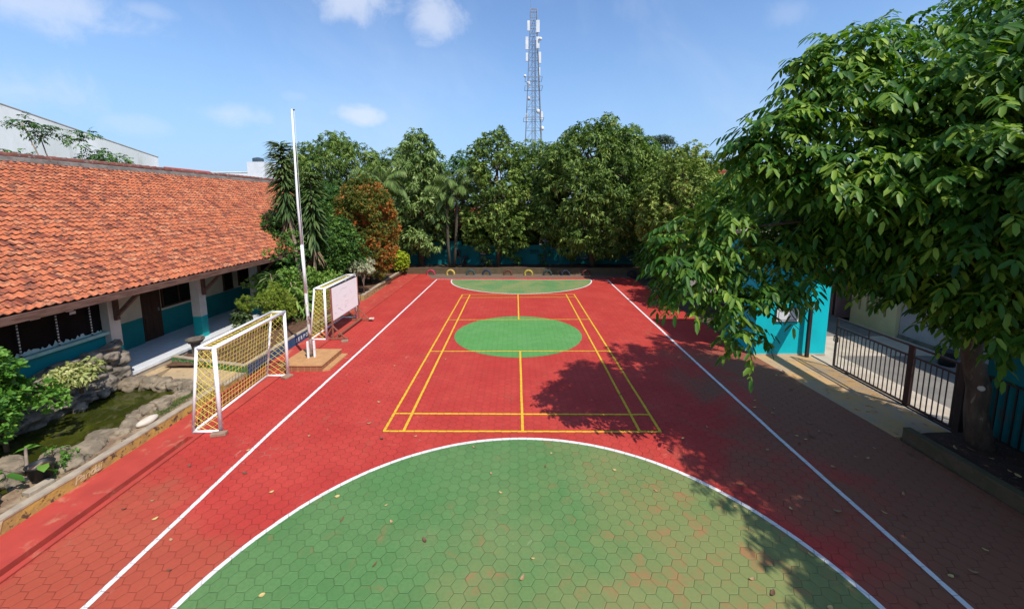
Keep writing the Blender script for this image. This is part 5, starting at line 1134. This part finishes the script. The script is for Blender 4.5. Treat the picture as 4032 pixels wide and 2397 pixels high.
dracaena('second strap leaved tall plant just right of the flagpole, shorter and straighter', [(-9.75, 3.9, .2), (-9.72, 3.9, 2.0), (-9.7, 3.9, 4), (-9.65, 3.9, 6.2)], [.09, .07, .06, .03], (-9.7, 3.9, 3.2), (-9.65, 3.9, 6.35), 260, .78, 4, 40)
def strap_clump(label, base, h, n, Ln, seed, stems=4, mat_=LM_dra, name='strap_leaved_plant', W=.08):
    rg = np.random.default_rng(seed); t = thing(name, label, 'plant', base); b = MB(); hd = []
    for i in range(stems):
        a = i * 2.4; x = base[0] + .3 * math.cos(a) * (stems > 1); y = base[1] + .3 * math.sin(a) * (stems > 1); z = base[2] + h * (.55 + .45 * ((i * 37) % 10) / 10)
        b.tube([(base[0], base[1], base[2]), (x, y, z)], [.03, .02], 6); hd.append(((x, y, z - .35 * h), (x, y, z), n // stems, None))
    b.build('stem', M_trunk_pale, t, True); A = straps(hd, Ln, W, rg, .4); leaves_obj('foliage', A[0], A[1], A[2], A[3], A[4], A[5], mat_, t, .5, .2, True); return keep(t)
strap_clump('clump of broad strap leaves between the flagpole and the farther goal', (-9.2, 1.4, .22), 1.7, 170, .55, 51, 5, LM_hedge)
strap_clump('clump of long green strap leaves just left of the flagpole behind the nearest goal', (-9.7, .9, .22), 2.2, 170, .6, 52, 5)
strap_clump('low strap leaved plant at the foot of the tall leaning stem', (-9.3, 2.9, .22), .9, 90, .45, 53, 4)
strap_clump('dark plum leaved plant against the teal back wall', (-4.3, 15.4, .3), 1.35, 70, .35, 54, 2, LM_plum, W=.06)
strap_clump('green bushy seedling under the second wall vent', (-2.4, 15.0, .3), .8, 90, .38, 55, 4)

def palm(label, trunks, nf, fl, seed, cat='palm', group=None):
    rg = np.random.default_rng(seed); t = thing('palm_tree', label, cat, trunks[0][0], group)
    for trk in trunks:
        r = [.11] * (len(trk) - 1) + [.08]; MB().tube(trk, r, 10).build('trunk', M_palmtrunk, t, True)
        top = Vector(trk[-1]); rb = MB(); B, D, U, LL, WW, TT = [], [], [], [], [], []
        for i in range(nf):
            a = i * 2.4 + rg.random() * .4; el_ = R(78) - (i / nf) * R(95); ln = fl * (.8 + .3 * rg.random()); h = Vector((math.cos(a), math.sin(a), 0)); pts = []
            for k in range(13):
                s = k / 12; ee = el_ - s * s * R(75); p = (pts[-1] + (h * math.cos(ee) + Vector((0, 0, math.sin(ee)))) * ln / 12) if pts else top.copy(); pts.append(p)
            rb.tube(pts, [.022 * (1 - j / 14) for j in range(13)], 4, False); sd_ = h.cross(Vector((0, 0, 1)))
            for k in range(2, 13):
                tan = (pts[k] - pts[k - 1]).normalized()
                for sub_ in (0, .5):
                    for sg in (-1, 1):
                        B.append(tuple(pts[k - 1].lerp(pts[k], sub_))); D.append(tuple(sd_ * sg * .9 + tan * .75 - Vector((0, 0, .55 + .25 * rg.random())))); U.append((0, 0, 1)); LL.append(.62 * (.55 + .6 * math.sin(PI * k / 14))); WW.append(.065); TT.append(rg.random() * .7 + (.3 if i < nf * .4 else 0))
        rb.build('frond_ribs', M_palmtrunk, t, True)
        leaves_obj('fronds', np.array(B), np.array(D), np.array(U, float), np.array(LL), np.array(WW), np.array(TT), LM_palm, t, .35, .15, False)
    return keep(t)
palm('feathery palm with drooping fronds behind the red tipped shrub', [[(-9.3, 13.0, .3), (-9.3, 13.0, 4), (-9.35, 13.0, 6.3)]], 17, 2.5, 61)
palm('pair of slender palms with crossed grey trunks in front of the back wall', [[(-4.95, 14.1, .3), (-5.05, 14.1, 2), (-5.1, 14.1, 4.2), (-5.0, 14.1, 5.6)], [(-4.65, 14.1, .3), (-4.5, 14.1, 2), (-4.35, 14.1, 4.5), (-4.4, 14.1, 6.4)]], 13, 1.7, 62)

# ------------------------------------------------------------------ shrubs in the left beds
def shrub(label, base, clumps, leaf, dens, k, Ln, W, seed, cat='shrub', name='shrub', stems=None, sr=.04, droop=.2, mode='whorl', detail=False, bark=None, tint_fn=None, nt=8, upw=.4, inner=.5, pairs=5, rach=.3, r0=.03):
    tk_ = stems or [base, (base[0], base[1], clumps[0][2])]
    return tree(name, label, cat, tk_, [sr * (1 - .5 * i / (len(tk_) - 1)) for i in range(len(tk_))], clumps, leaf, dens, k, Ln, W, mode, seed, droop, bark, None, nt, r0, detail, inner, upw, .9, .1, rach, pairs, tint_fn)
def red_tint(P, O, T, rg):
    side = np.clip((P[:, 2] - 4.0) / 2.0, 0, 1) + np.clip((P[:, 0] + 8.6) / 1.0, 0, 1) * .9; n = np.array([noise.noise(Vector(p * 1.6)) for p in P])
    return np.clip(.0 + side * .62 + n * .75 + rg.normal(size=len(P)) * .12, 0, 1)
shrub('tall rounded shrub with orange red leaf tips left of the court', (-8.9, 8.9, .3), PC(-9.0, 8.7, [(.9, 1.0), (1.6, 1.55), (3, 1.9), (4.2, 1.85), (5.3, 1.5), (6.0, 1.0), (6.5, .3)], 90, .42), LM_red, 17, 7, .16, .06, 71, nt=10, droop=-.1, upw=.8)
shrub('wide dark green many stemmed bush left of the red tipped shrub', (-10.3, 5.6, .3), [(-10.2, 1.3, 2.95, .30), (-10.1, 1.8, 2.8, .36), (-10.1, 2.4, 3.0, .42), (-10.2, 2.2, 3.45, .34), (-10.0, 3.0, 2.7, .45), (-10.3, 3.2, 3.5, .5), (-9.9, 2.4, 2.5, .35)] + PC(-10.6, 5.6, [(1.2, 1.2), (2.0, 2.0), (3.2, 2.1), (4.2, 1.6), (4.9, .6)], 90, .46) + PC(-9.2, 6.0, [(1.2, .6), (2.2, 1.2), (3.3, 1.0), (4.0, .3)], 34, .42) + PC(-11.3, 4.3, [(2.4, .7), (3.3, 1.1), (4.2, .9), (4.7, .3)], 26, .38) + [(-10.7, 2.6, 2.65, .35), (-10.75, 2.2, 2.8, .25)], LM_bush, 9.5, 7, .15, .06, 72, nt=24, r0=.05, droop=.0, upw=.6)
shrub('dark bush spreading over the far end of the school roof', (-12.4, 10.5, .3), PC(-12.2, 10.2, [(1.5, 1.2), (3, 2.4), (4.5, 2.4), (5.6, 1.4), (6.2, .4)], 70, .6), LM_bush, 6, 7, .18, .07, 73, nt=12)
shrub('bright round leaved hedge bush against the porch', (-10.4, 1.9, .25), [(-10.35 + rp.normal() * .32, 2.0 + rp.normal() * .50, 1.1 + rp.random() * 1.0, .34) for _ in range(34)], LM_hedge, 15, 5, .13, .11, 74, nt=12, droop=-.2, upw=.7)
shrub('pale green rounded bush between the tall strap plants and the porch', (-9.2, 3.6, .25), [(-9.4 + rp.normal() * .4, 3.5 + rp.normal() * .5, .8 + rp.random() * .8, .38) for _ in range(20)], LM_hedge, 13, 5, .13, .09, 84, nt=10, droop=-.1)
shrub('feathery yellow green clipped bush with cloud shaped pads behind the nearest goal', (-9.4, -.1, .25), [(-9.5, -.35, 1.45, .36, .26), (-9.4, .0, 1.62, .38, .26), (-9.3, .25, 1.5, .36, .26), (-9.3, -.3, 1.12, .36, .26), (-9.2, .1, 1.1, .38, .26), (-9.15, .4, 1.2, .32, .26), (-9.95, -.85, 1.5, .27, .22), (-9.9, -.7, 1.3, .24, .2), (-9.15, -.2, .78, .32, .22), (-9.05, .3, .80, .32, .22), (-9.45, .15, 1.85, .24, .18)], LM_fern, 60, 7, .10, .022, 75, nt=11, sr=.05, r0=.04, droop=.1, mode='whorl')
shrub('dark croton with pale edged leaves at the end of the feathery bush', (-10.15, -.8, .25), [(-10.1 + rp.normal() * .10, -.8 + rp.normal() * .10, .40 + rp.random() * .70, .17) for _ in range(16)], LM_croton, 24, 6, .17, .08, 76, nt=8, droop=.3)
shrub('small white variegated shrub on thin pale stems right of the farther goal', (-8.15, 5.75, .3), [(-8.15 + rp.normal() * .30, 5.8 + rp.normal() * .25, 1.45 + rp.random() * .45, .26) for _ in range(18)], LM_var, 26, 6, .11, .05, 77, nt=8, droop=0, bark=M_trunk_pale)
shrub('round lime yellow ball bush at the far end of the left bed', (-8.3, 12.7, .3), [(-8.3 + .42 * math.cos(a * 2.4) * math.sqrt(1 - ((a / 14) - .5) ** 2), 12.7 + .42 * math.sin(a * 2.4), .62 + .85 * a / 14, .36) for a in range(15)], LM_ball, 22, 5, .11, .09, 78, nt=4)
shrub('variegated cream shrub spilling over the rock wall by the pond', (-10.35, -6.1, .6), [(-10.35 + rp.normal() * .12, -6.15 + rp.normal() * .20, 1.0 + rp.random() * .26, .18) for _ in range(20)], LM_var2, 24, 6, .15, .06, 79, nt=8, droop=.35)
shrub('glossy green leafy shrub at the left picture edge over the pond', (-9.9, -7.9, .3), [(-10.1 + rp.normal() * .20, -8.05 + rp.normal() * .33, 1.0 + rp.random() * 1.3, .30) for _ in range(30)] + [(-10.0, -7.55, 1.4, .26), (-9.9, -7.9, .9, .24), (-9.8, -8.1, .75, .22)], LM_near, 26, 6, .105, .05, 80, nt=16, detail=True, droop=.1, upw=.6)
shrub('small leafy weed growing beside the black pot', (-8.55, -8.15, .2), [(-8.5 + rp.normal() * .10, -8.15 + rp.normal() * .12, .27 + rp.random() * .14, .10) for _ in range(8)], LM_near, 60, 5, .045, .035, 81, name='weed', cat='plant', sr=.012, r0=.008)
shrub('small sprig leaning over the pond water beside the black pot', (-8.9, -8.0, .2), [(-8.95, -8.0, .42, .10), (-8.85, -7.9, .36, .09)], LM_near, 60, 5, .06, .03, 82, name='weed', cat='plant', sr=.012, r0=.008)
strap_clump('arum plant with arrow shaped leaves in the black pot', (-8.62, -8.62, .35), .42, 12, .24, 83, 3, LM_near, 'arum_plant', W=.14)
for i, (x, y, h) in enumerate([(-.2, 15.0, 1.1), (2.0, 15.1, 1.5), (4.0, 15.2, .7), (9.8, 15.1, 1.2)]):
    shrub(['thin seedling by the wall left of the shaded yellow tyre', 'leafy sapling in front of the middle wall vent', 'low seedling left of the big mango trunk', 'shaded sapling below the last wall vent'][i], (x, y, .3), [(x + rp.normal() * .2, y + rp.normal() * .15, .5 + h * rp.random(), .22) for _ in range(9)], LM_bush, 12, 6, .16, .05, 90 + i, name='sapling', cat='plant', sr=.02, r0=.012)
# right of court at the back, beside the last tyre
shrub('shaded rounded bush at the back right corner of the court', (9.0, 11.2, .2), PC(9.2, 11.3, [(.4, .9), (1.2, 1.5), (2.4, 1.4), (3.2, .5)], 36, .45), LM_bush, 9, 7, .15, .06, 96, nt=8)
shrub('low plant in a clay pot behind the mossy kerb under the big tree', (8.45, -9.6, .42), [(8.5 + rp.normal() * .15, -9.6 + rp.normal() * .15, .75 + rp.random() * .35, .2) for _ in range(8)], LM_bush, 18, 6, .13, .05, 97, name='potted_plant', cat='plant', sr=.02)
P = thing('plant_pot', 'brown clay pot under the low plant behind the mossy kerb', 'plant pot', (8.45, -9.6, .14)); MB().lathe([(.11, 0), (.16, .26), (.18, .27), (.18, .31), (.15, .31), (.12, .1), (.02, .1)]).build('pot', mat('clay_pot', (.20, .085, .05)), P, True)
# grass tufts
def grass(name, pts, n, Ln, seed, sx=.15, sy=.3):
    rg = np.random.default_rng(seed); B = np.concatenate([np.array([p]) + rg.normal(size=(n, 3)) * np.array([[sx, sy, .0]]) for p in pts])
    D = nrm(rg.normal(size=B.shape) * .5 + np.array([[0, 0, 1.0]])); U = nrm(rg.normal(size=B.shape)); m = len(B); q = .6 + .7 * rg.random(m)
    o = leaves_obj(name, B, D, U, Ln * q, np.full(m, .012), rg.random(m), LM_grass, None, .5, .1, False); o['kind'] = 'stuff'; return o
grass('grass', [(-8.45, -5.5, .18), (-8.4, -5.9, .18), (-8.5, -5.2, .18), (-8.4, -6.2, .18)], 420, .075, 5, .09, .16)
grass('grass', [(-9.0, -2.6, .22), (-9.4, -2.2, .22), (-8.6, -1.6, .22), (-9.6, -2.9, .22), (-8.5, .8, .22), (-8.6, 3, .22), (-8.5, -8.3, .18)], 240, .09, 6, .3, .35)

# ------------------------------------------------------------------ fallen leaves
rr = random.Random(12); protos = []
for k in range(6):
    b = MB(); Lf = .085 + .02 * (k % 3); Wf = .022 + .006 * (k % 2); ns = 7; vs = []; cu = .8 + .5 * rr.random(); tw_ = rr.uniform(-.5, .5)
    for i in range(ns + 1):
        s = i / ns; a = (s - .5) * cu * 2; x = math.sin(a) / cu * Lf * .5 * 2 / 2; z = .006 + (1 - math.cos(a)) * Lf * .42; wd = Wf * math.sin(PI * min(1, s * .95 + .04)) ** .8; t = tw_ * (s - .5)
        for q in (-1, 0, 1): vs.append((x * 1.15, wd * q * math.cos(t), z + wd * q * math.sin(t) + (.35 * wd if q else 0)))
    fs = []
    for i in range(ns):
        for q in (0, 1): a = i * 3 + q; fs.append((a, a + 1, a + 4, a + 3))
    m = mat('fallen_leaf_%s' % ['straw', 'tan', 'brown'][k % 3], [(.58, .42, .16), (.42, .26, .13), (.16, .08, .045)][k % 3], None, 20, .75)
    me = bpy.data.meshes.new('fallen_leaf'); me.from_pydata(vs, [], fs); me.materials.append(m); me.polygons.foreach_set('use_smooth', [True] * len(fs)); protos.append(me)
spots = [(.57, -7.5), (-.6, -8.1), (.42, -7.9), (1.72, -8.0), (2.3, -8.55), (-1.5, -9.6), (-2.3, -8.9), (-2.1, -9.25), (-2.9, -9.2), (-3.2, -8.7), (-1.0, -7.3), (-3.0, -7.0), (.1, -9.9), (-.05, -10.2), (-2.1, -10.0), (-3.4, -10.45), (3.0, -10.2), (3.15, -10.4), (-.4, -8.6), (-4.6, -6.9), (-5.2, -8.1), (-4.4, -8.6), (-6.3, -8.8), (-6.6, -9.0), (-5.9, -9.2), (-5.3, -9.6), (-4.9, -10.1), (-2.3, -6.9), (-3.5, -6.4), (-6.4, -7.9), (-5.6, -7.4), (-3.6, -5.4), (-4.3, -4.2), (-4.9, -2.5), (1.8, -5.3), (2.6, -5.0), (-2.4, -2.6), (-3.9, -3.1), (-4.6, -.8)]
for _ in range(34): spots.append((5.6 + rr.random() * 2.6, -3.4 - rr.random() * 8.2))
for _ in range(16): spots.append((3.4 + rr.random() * 2.0, -5.5 - rr.random() * 5.5))
for _ in range(10): spots.append((-6 + rr.random() * 13, 9.5 + rr.random() * 3))
for _ in range(40): spots.append((8.25 + rr.random() * 1.1, -7.3 - rr.random() * 3.6))
for i, (x, y) in enumerate(spots):
    k = i % 6; inb = i >= len(spots) - 40; o = link(bpy.data.objects.new('fallen_leaf', protos[k])); o.location = (x, y, .21 if inb else .004); o.rotation_euler = (rr.uniform(-.2, .2), rr.uniform(-.2, .2), rr.uniform(0, 6.28)); sc_ = rr.uniform(.6, 1.05) * (1.15 if x > 3 else 1); o.scale = (sc_,) * 3
    tn = ['straw coloured', 'tan', 'dark brown'][k % 3]
    tag(o, ('small %s curled dry leaf lying on the soil under the big tree' if inb else 'small %s curled dry leaf lying on the painted court paving') % tn, 'leaf', ('%s fallen leaves under the big tree' if inb else '%s fallen leaves on the court') % tn)
